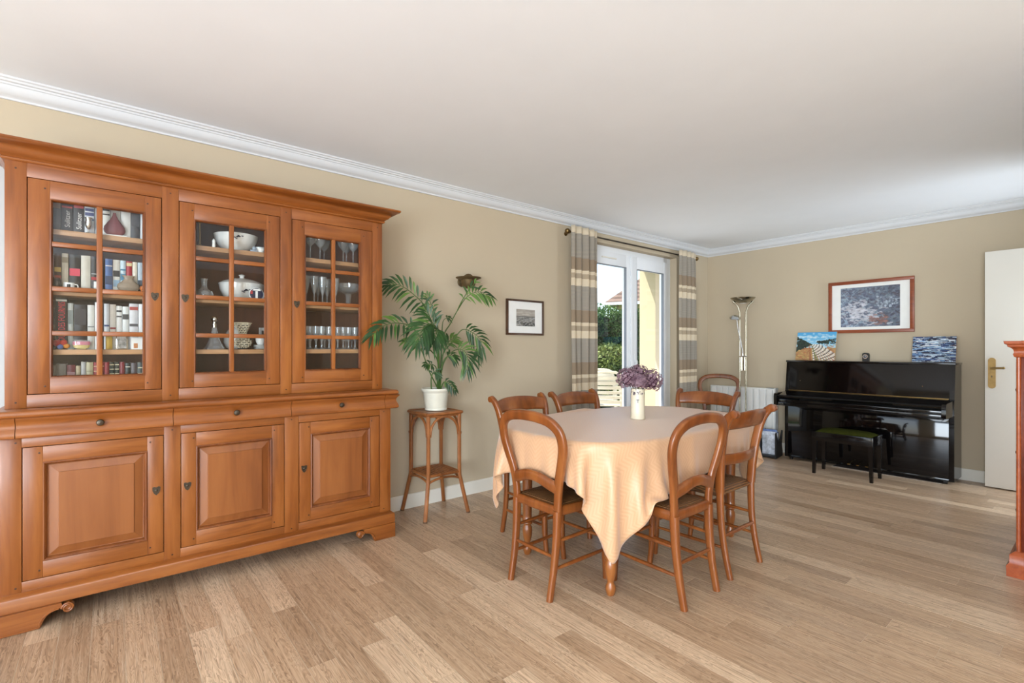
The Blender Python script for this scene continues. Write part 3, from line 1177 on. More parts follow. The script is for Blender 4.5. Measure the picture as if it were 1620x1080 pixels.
# ------------------------------------------------------------------ books and wares behind the glass
def book(px0, px1, h, col, z, label, cat='book', lean=0.0, bands=None, text=None, tcol=(235, 235, 230), tsize=0.02, tz=0.02, group=None, x=0.286, depth=0.135, tall=1.0):
    y0 = -0.217 + (px0 - 79) * 0.002307
    y1 = -0.217 + (px1 - 79) * 0.002307 - 0.0006
    t = thing('book', label, 'book', (x - depth / 2, (y0 + y1) / 2, z), 0, group)
    hw = (y1 - y0) / 2
    m = plain('book_cover_%d_%d_%d' % tuple(col), col, 0.45, 0.08, 30)
    cv = B()
    cov = 0.002
    hd = depth / 2
    # cover: two boards and a slightly rounded spine
    n = 6
    outer = [(-hd, -hw)] + [(hd - 0.004 + 0.004 * math.sin(PI * k / n), -hw + 2 * hw * k / n) for k in range(n + 1)] + [(-hd, hw)]
    inner = [(-hd, hw - cov), (hd - 0.007, hw - cov), (hd - 0.007, -hw + cov), (-hd, -hw + cov)]
    cv.prism(outer + inner, 'xy', 0, h)
    make('cover', cv, m, t, 30)
    pb = B()
    pb.box(-hd + 0.003, hd - 0.008, -hw + cov + 0.0002, hw - cov - 0.0002, 0.003, h - 0.003)
    make('page_block', pb, page_m, t, 0)
    if bands:
        for (b0, b1, bc) in bands:
            bb_ = B()
            bb_.box(hd - 0.001, hd + 0.0006, -hw * 0.92, hw * 0.92, b0 * h, b1 * h)
            make('spine_band', bb_, plain('band_%d_%d_%d' % tuple(bc), bc, 0.5, 0.05), t, 0)
    if text:
        st_ = tall
        M = Matrix(((0, 0, 1, hd + 0.0008), (0, -st_, 0, tsize * 0.36 * st_), (1, 0, 0, tz), (0, 0, 0, 1)))
        writing('title', text, tsize, plain('ink_%d_%d_%d' % tuple(tcol), tcol, 0.5, 0.0), t, M)
    if lean:
        t.rotation_euler = (lean, 0, 0)
    return t

W_, K_ = (232, 230, 222), (26, 24, 26)
S1, S2, S3, S0 = SHZ[0] + 0.0004, SHZ[1] + 0.0004, SHZ[2] + 0.0004, 0.9855
g = 'books behind the glass of the dresser'
top = 'on the top dresser shelf'
book(80.5, 95, 0.205, (38, 34, 32), S1, 'black hardback with a gold band at the left end ' + top, bands=[(0.5, 0.78, (150, 120, 90))], group=g)
book(95.5, 113, 0.21, K_, S1, 'black hardback with red title above a white author name ' + top, bands=[(0.52, 0.56, (170, 60, 54))], text='Sulitzer', tcol=(200, 196, 190), tsize=0.026, tz=0.02, group=g)
book(113.5, 130, 0.21, (34, 30, 30), S1, 'black hardback with tall red lettering beside the patterned one ' + top, bands=[(0.55, 0.75, (178, 58, 62))], text='Sulitzer', tcol=(220, 216, 210), tsize=0.026, tz=0.016, group=g)
book(130.5, 146, 0.215, (206, 208, 212), S1, 'white book with blue patterned spine behind the silver goblet ' + top, bands=[(0.4, 0.47, (52, 62, 110)), (0.5, 0.56, (52, 62, 110)), (0.3, 0.34, (90, 96, 130))], group=g)
book(146.5, 158, 0.21, (150, 154, 158), S1, 'grey hardback behind the glazing bar ' + top, group=g)
book(158.5, 171, 0.20, W_, S1, 'white book with black print beside the onion vase ' + top, bands=[(0.6, 0.64, (40, 40, 44)), (0.5, 0.53, (40, 40, 44))], group=g)
book(171.5, 188, 0.205, (208, 206, 200), S1, 'pale grey book hidden by the onion vase ' + top, group=g)
book(188.5, 205, 0.21, (214, 212, 206), S1, 'broad off-white book right of the onion vase ' + top, group=g)
book(205.5, 221, 0.21, (40, 40, 44), S1, 'charcoal book with white title between two white ones ' + top, bands=[(0.3, 0.6, (64, 64, 68))], group=g)
book(221.5, 232, 0.205, (210, 212, 214), S1, 'slim white book at the right end ' + top, group=g)
two = 'on the second dresser shelf'
book(79, 84.5, 0.165, (138, 140, 152), S2, 'thin grey-blue book at the left end ' + two, group=g)
book(85, 95.5, 0.17, (74, 46, 34), S2, 'dark brown illustrated paperback ' + two, bands=[(0.5, 0.62, (190, 160, 80)), (0.3, 0.4, (160, 60, 40))], group=g)
book(96, 106, 0.172, (206, 198, 180), S2, 'cream paperback between brown and black ones ' + two, bands=[(0.75, 0.9, (150, 140, 120))], group=g)
book(107, 124.5, 0.17, K_, S2, 'thick black book with pink and white title ' + two, bands=[(0.42, 0.62, (206, 62, 86))], group=g)
book(125, 140, 0.17, (204, 198, 184), S2, 'thick cream book with grey vertical title ' + two, bands=[(0.08, 0.1, (120, 116, 108))], group=g)
book(140.5, 152, 0.17, (36, 34, 38), S2, 'black book with small grey and red marks ' + two, bands=[(0.34, 0.42, (170, 40, 46)), (0.5, 0.52, (190, 190, 190))], group=g)
book(163, 175, 0.165, (92, 124, 182), S2, 'blue paperback with white title ' + two, bands=[(0.78, 0.81, (235, 235, 240)), (0.25, 0.5, (70, 86, 120))], group=g)
book(175.5, 187, 0.163, (224, 222, 214), S2, 'white paperback with black picture on its spine ' + two, bands=[(0.5, 0.68, (30, 34, 40)), (0.2, 0.4, (150, 180, 204))], group=g)
book(187.5, 197, 0.163, (190, 210, 218), S2, 'pale turquoise paperback ' + two, bands=[(0.7, 0.74, (40, 110, 140)), (0.4, 0.6, (60, 120, 150))], group=g)
book(197.5, 207.5, 0.162, (168, 40, 52), S2, 'red paperback behind the taupe vase ' + two, bands=[(0.85, 0.95, (220, 200, 150))], group=g)
book(208, 216.5, 0.16, (222, 214, 196), S2, 'ivory paperback behind the taupe vase ' + two, group=g)
book(217, 227.5, 0.16, (176, 190, 200), S2, 'grey-blue paperback with dark foot at the right end ' + two, bands=[(0.1, 0.45, (50, 62, 78))], group=g)
thr = 'on the third dresser shelf'
book(76, 86.5, 0.19, (30, 28, 26), S3, 'black book at the left end ' + thr, bands=[(0.2, 0.6, (90, 84, 70))], group=g)
book(87, 104.5, 0.236, K_, S3, 'thick black paperback with large red vertical title ' + thr, bands=[(0.94, 0.975, (220, 220, 216))], text='LE JOUR DES FOURMIS', tcol=(226, 44, 66), tsize=0.0215, tz=0.004, group=g, tall=1.55)
book(105, 113.5, 0.215, (176, 180, 174), S3, 'pale grey-green book with grey title ' + thr, bands=[(0.55, 0.85, (120, 128, 124))], group=g)
book(114.5, 134, 0.21, (26, 20, 22), S3, 'thick black book with white and pink title ' + thr, bands=[(0.55, 0.9, (40, 36, 40))], group=g)
book(135, 146, 0.21, (206, 206, 200), S3, 'light grey paperback with small vertical title ' + thr, bands=[(0.5, 0.52, (110, 110, 110))], group=g)
book(146.5, 157, 0.225, (228, 228, 226), S3, 'tall white paperback behind the glazing bar ' + thr, group=g)
book(161, 170, 0.22, (214, 220, 226), S3, 'white paperback with blue title strip ' + thr, bands=[(0.5, 0.54, (60, 80, 130))], group=g)
book(170.5, 180.5, 0.218, (226, 222, 214), S3, 'ivory paperback with red title strip ' + thr, bands=[(0.45, 0.49, (150, 50, 50))], group=g)
book(181, 190.5, 0.212, (222, 222, 218), S3, 'white paperback with black marks near its head ' + thr, bands=[(0.86, 0.9, (40, 40, 40)), (0.74, 0.77, (40, 40, 40))], group=g)
book(191, 202, 0.21, (216, 218, 214), S3, 'white paperback with one black mark ' + thr, bands=[(0.7, 0.82, (60, 60, 60))], group=g)
book(202.5, 218, 0.226, (206, 206, 208), S3, 'broad silver-grey book with red emblem at its head ' + thr, bands=[(0.86, 0.93, (170, 70, 60)), (0.5, 0.56, (80, 80, 84))], group=g)
book(218.5, 230, 0.226, (222, 224, 224), S3, 'white book at the right end ' + thr, group=g)
bot = 'on the bottom of the dresser'
for (p0, p1, h, c_, lab, ln, bd_) in [
    (78, 87, 0.135, (142, 138, 128), 'slim grey old book ', 0.0, None), (87.5, 102.5, 0.14, (128, 122, 114), 'thick weathered grey book ', 0, None),
    (103.5, 116.5, 0.135, (98, 24, 34), 'dark red glossy book ', 0, [(0.2, 0.75, (150, 110, 112))]), (117, 124.5, 0.13, (168, 152, 122), 'beige worn book ', 0, None),
    (125, 132.5, 0.148, (170, 168, 166), 'slim silver-grey book ', 0, None), (133, 144, 0.146, (172, 162, 128), 'olive beige cloth book ', 0, [(0.7, 0.72, (110, 100, 70))]),
    (144.5, 152.5, 0.145, (142, 26, 36), 'red leather volume with gilt bands left of the bar ', 0, [(0.86, 0.88, (214, 196, 150)), (0.7, 0.72, (214, 196, 150)), (0.5, 0.52, (214, 196, 150)), (0.3, 0.32, (214, 196, 150))]),
    (153, 161.5, 0.145, (132, 26, 34), 'red leather volume with gilt bands behind the bar ', 0, [(0.86, 0.88, (214, 196, 150)), (0.5, 0.52, (214, 196, 150))]),
    (162, 169.5, 0.145, (150, 30, 44), 'red leather volume with gilt bands right of the bar ', 0, [(0.4, 0.42, (214, 196, 150)), (0.3, 0.32, (214, 196, 150))]),
    (170, 178, 0.145, (28, 44, 36), 'dark green volume with gilt bands beside the red one ', 0, [(q_, q_ + 0.03, (214, 204, 170)) for q_ in (0.9, 0.75, 0.6, 0.45, 0.3)]),
    (178.5, 186, 0.145, (26, 40, 34), 'dark green volume with gilt bands between dark neighbours ', 0, [(q_, q_ + 0.03, (214, 204, 170)) for q_ in (0.9, 0.75, 0.6, 0.45, 0.3)]),
    (186.5, 195, 0.145, (120, 30, 40), 'maroon volume with one gilt band ', 0, [(0.5, 0.53, (214, 204, 170))]),
    (195.5, 205, 0.14, (40, 46, 44), 'charcoal green volume in the right half ', 0, [(0.85, 0.88, (200, 196, 180))]),
    (205.5, 216, 0.14, (84, 74, 76), 'grey-mauve volume in the right half ', 0, None), (216.5, 229, 0.142, (44, 52, 46), 'dark green volume at the right end ', 0, [(0.8, 0.83, (214, 204, 170)), (0.6, 0.63, (214, 204, 170))])]:
    book(p0, p1, h, c_, S0, lab + bot, bands=bd_, group=g)

def Y1(px):     # position along the left bay at the depth of the ornaments
    return -0.217 + (px - 79) * 0.002307
XO = 0.301
# ornaments of the left bay
def goblet(name, prof, mat, label, cat, loc, group=None, n=18):
    b_ = B()
    b_.lathe(prof, n)
    return single(name, b_, mat, label, cat, loc, 0, group, 40)
goblet('goblet', [(0.011, 0), (0.012, 0.002), (0.004, 0.006), (0.003, 0.018), (0.008, 0.024), (0.014, 0.034), (0.015, 0.05), (0.012, 0.064), (0.016, 0.074), (0.014, 0.074), (0.010, 0.05), (0.002, 0.03)], silver_m,
       'small silver goblet before the white patterned book on the top dresser shelf', 'goblet', (0.301, Y1(137), S1))
ov = B()
ring_n = 40
prof = [(0.026, 0.006), (0.036, 0.016), (0.039, 0.028), (0.036, 0.044), (0.026, 0.062), (0.014, 0.082), (0.007, 0.10), (0.005, 0.112)]
rings = []
for r_, h_ in prof:
    rings.append([Vector((r_ * (1 + 0.07 * abs(math.cos(4 * 2 * PI * k / ring_n)) * min(1, r_ / 0.02)) * math.cos(2 * PI * k / ring_n), r_ * (1 + 0.07 * abs(math.cos(4 * 2 * PI * k / ring_n)) * min(1, r_ / 0.02)) * math.sin(2 * PI * k / ring_n), h_)) for k in range(ring_n)])
ov.rings(rings)
onion = thing('onion_vase', 'maroon onion-shaped ribbed vase on a white dish on the top dresser shelf', 'vase', (0.262 + 0.02, Y1(178), S1))
# keep clear of the book spines
onion.location.x = 0.327 - 0.0
make('bulb', ov, plain('maroon_glaze', (110, 40, 44), 0.4, 0.1, 20), onion, 60)
ds = B()
ds.box(-0.032, 0.03, -0.045, 0.05, 0, 0.0055, 0.002)
make('dish', ds, white_cer, onion)
onion.scale = (0.36, 1, 1)
onion.location.x = 0.303
mug = thing('mug', 'white mug with black drawing on the second dresser shelf', 'mug', (0.300, Y1(107), S2))
mug.scale = (0.62, 1, 1)
mb_ = B(); mb_.lathe([(0.018, 0), (0.0195, 0.003), (0.020, 0.036), (0.018, 0.036), (0.017, 0.004)], 20)
make('cup', mb_, white_cer, mug)
mb_ = B(); mb_.tube([(0, 0.019, 0.03), (0, 0.030, 0.028), (0, 0.032, 0.018), (0, 0.026, 0.008), (0, 0.019, 0.007)], 0.0025, 6)
make('handle', mb_, white_cer, mug)
mb_ = B(); mb_.box(0.0196, 0.0206, -0.007, 0.006, 0.010, 0.028, 0.0004)
make('drawing', mb_, black_m, mug)
goblet('jar', [(0.018, 0), (0.020, 0.004), (0.020, 0.040), (0.015, 0.048), (0.015, 0.056), (0.001, 0.058)], m_glass('smoky_glass', (0.55, 0.5, 0.46), 0.03, 1.3),
       'smoky glass jar at the left end of the second dresser shelf', 'jar', (0.297, Y1(88), S2)).scale = (0.6, 1, 1)
goblet('vase', [(0.022, 0), (0.034, 0.012), (0.045, 0.03), (0.042, 0.045), (0.026, 0.060), (0.017, 0.070), (0.018, 0.078), (0.026, 0.088), (0.024, 0.088), (0.015, 0.078), (0.010, 0.06)], plain('taupe_glaze', (142, 126, 108), 0.3, 0.1, 40),
       'taupe round-bellied vase before the paperbacks on the second dresser shelf', 'vase', (0.303, Y1(201), S2)).scale = (0.34, 1, 1)
fg = B(); fg.box(-0.004, 0.004, -0.010, 0.010, 0, 0.016, 0.002); fg.box(-0.003, 0.003, -0.007, 0.007, 0.016, 0.050, 0.002)
single('figurine', fg, white_cer, 'small white figurine beside the glazing bar on the second dresser shelf', 'figurine', (0.300, Y1(148), S2))
fb_ = B(); fb_.lathe([(0.010, 0), (0.012, 0.003), (0.005, 0.014), (0.012, 0.026), (0.009, 0.04), (0.001, 0.044)], 10)
single('figurine', fb_, plain('orange_glaze', (206, 110, 40), 0.4), 'orange figurine at the right end of the second dresser shelf', 'figurine', (0.300, Y1(225), S2)).scale = (0.8, 1, 1)
bw = thing('glass_bowl', 'round glass bowl layered pink over yellow on the third dresser shelf', 'bowl', (0.303, Y1(126), S3))
bw.scale = (0.36, 1, 1)
b_ = B(); b_.lathe([(0.012, 0.001), (0.026, 0.008), (0.031, 0.020)], 20)
make('yellow_layer', b_, plain('yellow_sand', (206, 178, 46), 0.6), bw)
b_ = B(); b_.lathe([(0.0315, 0.0205), (0.032, 0.028), (0.030, 0.037)], 20)
make('pink_layer', b_, plain('pink_sand', (206, 70, 110), 0.6), bw)
b_ = B(); b_.lathe([(0.013, 0.0), (0.027, 0.006), (0.033, 0.020), (0.0335, 0.030), (0.030, 0.044), (0.0285, 0.044)], 20, cap=False)
make('glass_wall', b_, ware_m, bw)
fl_ = thing('flower_ornament', 'red and blue flower ornament on the third dresser shelf', 'ornament', (0.302, Y1(94), S3))
for k, (dy, dz, r_, c_) in enumerate([(-0.012, 0.030, 0.015, (176, 40, 44)), (0.012, 0.032, 0.014, (190, 52, 40)), (0.0, 0.012, 0.012, (92, 120, 190)), (0.022, 0.016, 0.012, (200, 130, 40))]):
    b_ = B(); b_.lathe([(0.2 * r_, -r_), (0.8 * r_, -0.6 * r_), (r_, 0), (0.8 * r_, 0.6 * r_), (0.1 * r_, r_)], 8, (0, dy, dz))
    o = make('bloom', b_, plain('bloom_%d' % k, c_, 0.7, 0.2, 90), fl_, 50); o.scale = (0.8, 1, 1)
gb = B(); gb.box(-0.008, 0.008, -0.0125, 0.0125, 0, 0.085, 0.002); gb.box(-0.0085, 0.0085, -0.0132, 0.0132, 0.062, 0.085, 0.001)
single('box', gb, plain('gold_card', (186, 156, 66), 0.35, 0.1, 40, metal=0.4), 'small gold box beside the glazing bar on the third dresser shelf', 'box', (0.300, Y1(169), S3))
ph = thing('photo_frame', 'small photo frame leaning on white paperbacks on the third dresser shelf', 'photo frame', (0.300, Y1(190), S3))
b_ = B(); b_.box(-0.003, 0.002, -0.022, 0.022, 0.0, 0.070, 0.001)
make('frame', b_, silver_m, ph)
b_ = B(); b_.box(0.0018, 0.0028, -0.018, 0.018, 0.005, 0.065)
make('photo', b_, plain('grey_photo', (150, 146, 140), 0.5, 0.7, 60), ph, 0)
ph2 = thing('card', 'pale card with orange figure on the third dresser shelf', 'card', (0.300, Y1(215), S3))
b_ = B(); b_.box(-0.001, 0.001, -0.022, 0.022, 0, 0.058)
make('sheet', b_, white_paper, ph2, 0)
b_ = B(); b_.box(0.0008, 0.0016, -0.012, 0.004, 0.006, 0.030)
make('printed_figure', b_, plain('orange_print', (196, 130, 80), 0.6, 0.4, 120), ph2, 0)

# --- middle bay: white faience with blue sprigs
def Y2(px):
    return 0.329 + (px - 307) * (0.340 / 114) + 0.012
def sprig(parent, x, z, s, y=0.0):
    sp = B()
    r = random.Random(int(s * 1000))
    for k in range(9):
        a, q = r.uniform(0, 2 * PI), r.uniform(0.1, 1) * s
        cy, cz, e = y + q * math.cos(a), z + q * math.sin(a) * 0.7, s * 0.22
        sp.box(x - 0.0015, x + 0.0004, cy - e, cy + e, cz - e * 0.5, cz + e * 0.5)
    return make('blue_sprig', sp, navy_m, parent, 0)
sb_ = thing('salad_bowl', 'large white faience bowl with blue sprig on the top dresser shelf', 'bowl', (0.195, Y2(357) + 0.06, S1))
b_ = B(); b_.lathe([(0.055, 0), (0.06, 0.002), (0.058, 0.010), (0.088, 0.035), (0.105, 0.065), (0.112, 0.098), (0.108, 0.098), (0.10, 0.065), (0.08, 0.035), (0.02, 0.012)], 32)
make('bowl_body', b_, white_cer, sb_, 50)
sprig(sb_, 0.110, 0.078, 0.022, -0.01)
cs = B(); cs.lathe([(0.016, 0), (0.016, 0.004), (0.008, 0.012), (0.004, 0.02), (0.0045, 0.06), (0.004, 0.12), (0.009, 0.13), (0.008, 0.14)], 12)
single('candlestick', cs, brass_old, 'slim brass candlestick at the left end of the top middle dresser shelf', 'candlestick', (0.27, Y2(315), S1))
fg = B(); fg.lathe([(0.011, 0), (0.012, 0.004), (0.010, 0.02), (0.011, 0.036), (0.006, 0.042), (0.001, 0.046)], 10)
single('figurine', fg, white_cer, 'small white figurine before the large faience bowl', 'figurine', (0.306, Y2(335), S1)).scale = (0.7, 0.7, 1)
dk = B(); dk.box(-0.008, 0.008, -0.018, 0.018, 0, 0.010, 0.003); dk.lathe([(0.010, 0.010), (0.013, 0.016), (0.009, 0.028), (0.001, 0.032)], 10, (0, 0.004, 0))
single('ornament', dk, plain('pale_blue_glaze', (150, 164, 178), 0.3), 'pale blue animal ornament right of the large faience bowl', 'ornament', (0.300, Y2(400), S1))
for k, (dx, px, r_, lab) in enumerate([(0.20, 409, 0.040, 'larger white cup behind on the top middle dresser shelf'), (0.295, 413, 0.020, 'small white cup in front on the top middle dresser shelf')]):
    goblet('cup', [(r_ * 0.55, 0), (r_ * 0.6, 0.003), (r_ * 0.9, r_ * 0.5), (r_, r_ * 1.1), (r_ * 0.92, r_ * 1.1), (r_ * 0.5, r_ * 0.3)], white_cer, lab, 'cup', (dx, Y2(px) + (0.03 if k == 0 else 0), S1))
tu = thing('tureen', 'white oval soup tureen with lid and blue sprig on the second dresser shelf', 'tureen', (0.17, Y2(365) + 0.07, S2))
b_ = B(); b_.lathe([(0.05, 0), (0.06, 0.003), (0.062, 0.012), (0.085, 0.03), (0.10, 0.065), (0.104, 0.092), (0.104, 0.096)], 32)
for v in b_.bm.verts: v.co.y *= 1.12
make('tureen_body', b_, white_cer, tu, 50); sprig(tu, 0.103, 0.062, 0.022, 0.0)
b_ = B(); b_.lathe([(0.106, 0.096), (0.107, 0.102), (0.088, 0.116), (0.05, 0.130), (0.012, 0.138), (0.01, 0.146), (0.016, 0.154), (0.002, 0.162)], 32)
for v in b_.bm.verts: v.co.y *= 1.12
make('lid', b_, white_cer, tu, 50)
de = B(); de.lathe([(0.032, 0), (0.040, 0.006), (0.044, 0.022), (0.038, 0.04), (0.02, 0.052), (0.013, 0.066), (0.013, 0.10), (0.018, 0.108), (0.016, 0.108), (0.011, 0.07)], 18)
single('decanter', de, ware_m, 'round clear glass decanter at the left end of the second middle dresser shelf', 'decanter', (0.265, Y2(322), S2))
pt = thing('decorative_plate', 'small round navy, red and white plate standing before the tureen', 'plate', (0.297, Y2(405), S2))
b_ = B(); b_.lathe([(0.036, -0.003), (0.038, 0.0), (0.036, 0.003)], 24, (0, 0, 0.0385), 'x')
make('rim', b_, white_cer, pt)
b_ = B(); b_.lathe([(0.034, 0.003), (0.034, 0.0042)], 24, (0, 0, 0.0385), 'x')
make('navy_field', b_, navy_m, pt)
b_ = B(); b_.box(0.004, 0.0052, -0.006, 0.006, 0.010, 0.056); b_.prism([(-0.022, 0.058), (0.022, 0.058), (0.014, 0.068), (-0.014, 0.068)], 'yz', 0.004, 0.0052)
make('white_picture', b_, white_paper, pt, 0)
b_ = B(); b_.box(0.004, 0.0052, -0.031, -0.020, 0.038, 0.056)
make('red_mark', b_, plain('red_print', (176, 44, 48), 0.5), pt, 0)
for k, px in enumerate((404, 416)):
    goblet('cup', [(0.014, 0), (0.018, 0.004), (0.024, 0.02), (0.026, 0.05), (0.024, 0.05), (0.02, 0.015)], white_cer, ('white porcelain cup behind the navy plate, beside the tureen', 'white porcelain cup behind the navy plate, beside the partition')[k], 'cup', (0.275, Y2(px) + 0.028 + 0.022 * k, S2), 'cups behind the navy plate')
dl = thing('perfume_lamp', 'conical cut crystal lamp with silver collar on the third dresser shelf', 'lamp', (0.262, Y2(338), S3))
b_ = B()
nn = 24
prof = [(0.046, 0.0), (0.048, 0.006), (0.040, 0.018), (0.026, 0.05), (0.017, 0.085), (0.011, 0.118)]
b_.rings([[Vector((r_ * (1 + 0.06 * (k % 2)) * math.cos(2 * PI * k / nn), r_ * (1 + 0.06 * (k % 2)) * math.sin(2 * PI * k / nn), h_)) for k in range(nn)] for r_, h_ in prof])
make('crystal_body', b_, ware_m, dl, 0)
b_ = B(); b_.lathe([(0.011, 0.118), (0.012, 0.135), (0.010, 0.15), (0.018, 0.158), (0.017, 0.172), (0.012, 0.178), (0.001, 0.18)], 16)
make('silver_collar', b_, silver_m, dl, 40)
lj = thing('sugar_bowl', 'round white lidded jar with blue sprig behind the crystal lamp', 'jar', (0.125, Y2(360) + 0.062, S3))
b_ = B(); b_.lathe([(0.035, 0), (0.05, 0.01), (0.064, 0.04), (0.062, 0.07), (0.05, 0.095)], 28)
make('jar_body', b_, white_cer, lj, 50); sprig(lj, 0.062, 0.055, 0.018)
b_ = B(); b_.lathe([(0.051, 0.0955), (0.04, 0.112), (0.015, 0.124), (0.008, 0.128), (0.011, 0.136), (0.001, 0.143)], 28)
make('lid', b_, white_cer, lj, 50)
vs = thing('openwork_vase', 'cream openwork vase with flared rim on the third dresser shelf', 'vase', (0.262, Y2(384), S3))
b_ = B()
cr_m = plain('cream_openwork_glaze', (222, 212, 186), 0.4, 0.05)
for k in range(16):
    z = 0.004 + k * 0.0095
    t_ = k / 15
    r_ = 0.018 + 0.026 * math.sin(min(1, t_ / 0.42) * PI) ** 1 * (1 if t_ < 0.42 else 0) + (0.0 if t_ < 0.42 else 0.028 * max(0, (t_ - 0.55) / 0.45) ** 1.3)
    b_.tube([(r_ * math.cos(2 * PI * j / 16), r_ * math.sin(2 * PI * j / 16), z) for j in range(16)], 0.0026, 5, closed=True)
    if k % 1 == 0 and k < 15:
        for j in range(10):
            a = 2 * PI * j / 10 + k * 0.3
            b_.tube([(r_ * math.cos(a), r_ * math.sin(a), z), (r_ * math.cos(a + 0.1), r_ * math.sin(a + 0.1), z + 0.0095)], 0.0022, 4)
make('openwork_body', b_, cr_m, vs, 50)
b_ = B(); b_.lathe([(0.014, 0.006), (0.038, 0.034), (0.012, 0.062), (0.012, 0.085), (0.036, 0.142)], 18)  # dark core added to paint the shade inside the openwork holes
make('hole_shade_core', b_, plain('painted_hole_shade', (60, 46, 36), 0.6), vs, 50)
b_ = B(); b_.lathe([(0.024, -0.0), (0.024, 0.005), (0.016, 0.008)], 18)
make('base', b_, black_m, vs)
of = thing('photo_frame', 'white ornate frame standing behind the openwork vase', 'photo frame', (0.10, Y2(398) + 0.11, S3))
b_ = B()
for (a0, a1, c0, c1) in ((-0.035, -0.02, 0, 0.13), (0.02, 0.035, 0, 0.13), (-0.02, 0.02, 0.112, 0.13), (-0.02, 0.02, 0, 0.018)):
    b_.box(-0.006, 0.006, a0, a1, c0, c1, 0.002)
make('frame', b_, white_cer, of)
b_ = B(); b_.box(-0.004, 0.0, -0.02, 0.02, 0.018, 0.112)
make('picture', b_, plain('dim_photo', (70, 60, 54), 0.5, 0.4, 60), of, 0)
for k in range(3):
    goblet('saucer', [(0.020, 0), (0.024, 0.002), (0.036, 0.006), (0.0355, 0.0075), (0.01, 0.004)], white_cer, 'white saucer %s of the small stack on the third dresser shelf' % ('lowest', 'in the middle', 'topmost')[k], 'saucer', (0.255, Y2(415), S3 + k * 0.0082), 'stacked saucers')
goblet('cup', [(0.013, 0), (0.017, 0.003), (0.024, 0.02), (0.027, 0.042), (0.025, 0.042), (0.018, 0.012)], white_cer, 'white cup standing on the stack of saucers', 'cup', (0.255, Y2(415), S3 + 0.0250))
goblet('cup', [(0.013, 0), (0.017, 0.003), (0.024, 0.02), (0.027, 0.042), (0.025, 0.042), (0.018, 0.012)], white_cer, 'white cup left of the stack of saucers', 'cup', (0.17, Y2(408) + 0.06, S3))
goblet('saucer', [(0.020, 0), (0.024, 0.002), (0.040, 0.009), (0.039, 0.0105), (0.01, 0.004)], white_cer, 'white dish alone on the bottom of the middle dresser bay', 'dish', (0.24, Y2(384) + 0.03, S0))

# --- right bay: glassware
def Y3(px):
    return 0.876 + (px - 482) * (0.336 / 88) + 0.02
wine = [(0.032, 0), (0.033, 0.0015), (0.006, 0.006), (0.0035, 0.012), (0.0035, 0.075), (0.008, 0.084), (0.028, 0.105), (0.037, 0.135), (0.035, 0.168), (0.0335, 0.168), (0.0355, 0.135), (0.026, 0.107), (0.004, 0.088)]
for px, dx in ((493, 0.26), (508, 0.24), (514, 0.15), (546, 0.25), (552, 0.16), (563, 0.25)):
    goblet('wine_glass', wine, ware_m, 'stemmed wine glass in the %s row on the top right dresser shelf' % ('front' if dx > 0.2 else 'rear'), 'wine glass', (dx, Y3(px) + (0.26 - dx) * 0.35, S1), 'wine glasses on the top shelf')
flute = [(0.026, 0), (0.027, 0.0015), (0.005, 0.005), (0.0035, 0.012), (0.004, 0.06), (0.013, 0.085), (0.022, 0.13), (0.024, 0.175), (0.0225, 0.175), (0.020, 0.13), (0.004, 0.07)]
for px, dx in ((486, 0.25), (499, 0.26), (512, 0.25), (504, 0.16), (519, 0.17), (533, 0.25)):
    goblet('champagne_flute', flute, ware_m, 'slender champagne flute in the %s row on the second right dresser shelf' % ('front' if dx > 0.2 else 'rear'), 'champagne flute', (dx, Y3(px) + (0.26 - dx) * 0.35, S2), 'champagne flutes on the second shelf')
cp_ = B()
nn = 28
prof = [(0.05, 0.0), (0.052, 0.004), (0.02, 0.012), (0.014, 0.05), (0.02, 0.085), (0.055, 0.10), (0.078, 0.125), (0.082, 0.15), (0.078, 0.15), (0.05, 0.108), (0.004, 0.095)]
cp_.rings([[Vector((r_ * (1 + (0.07 * (k % 2) if h_ > 0.1 else 0)) * math.cos(2 * PI * k / nn), r_ * (1 + (0.07 * (k % 2) if h_ > 0.1 else 0)) * math.sin(2 * PI * k / nn), h_)) for k in range(nn)] for r_, h_ in prof])
single('glass_compote', cp_, ware_m, 'footed cut glass bowl with scalloped rim on the second right dresser shelf', 'glass bowl', (0.19, Y3(556) + 0.02, S2), 0, None, 0)
tumbler = [(0.019, 0), (0.021, 0.003), (0.006, 0.012), (0.005, 0.045), (0.013, 0.062), (0.019, 0.092), (0.0195, 0.140), (0.018, 0.140), (0.017, 0.092), (0.006, 0.058)]
for px, dx in ((485, 0.27), (492, 0.27), (501, 0.275), (510, 0.275), (522, 0.27), (536, 0.26), (545, 0.272), (554, 0.265), (565, 0.272), (489, 0.19), (500, 0.18), (514, 0.19), (550, 0.19), (560, 0.185)):
    goblet('liqueur_glass', tumbler, ware_m, 'small stemmed liqueur glass in the %s row on the third dresser shelf' % ('front' if dx > 0.23 else 'rear'), 'glass', (dx, Y3(px) + (0.27 - dx) * 0.35, S3), 'liqueur glasses on the third shelf')
for px in (549, 557, 566):
    goblet('shot_glass', [(0.014, 0), (0.015, 0.004), (0.018, 0.05), (0.0165, 0.05), (0.013, 0.008)], ware_m, 'short tumbler on the bottom of the right dresser bay', 'glass', (0.25, Y3(px), S0), 'tumblers on the cabinet bottom')

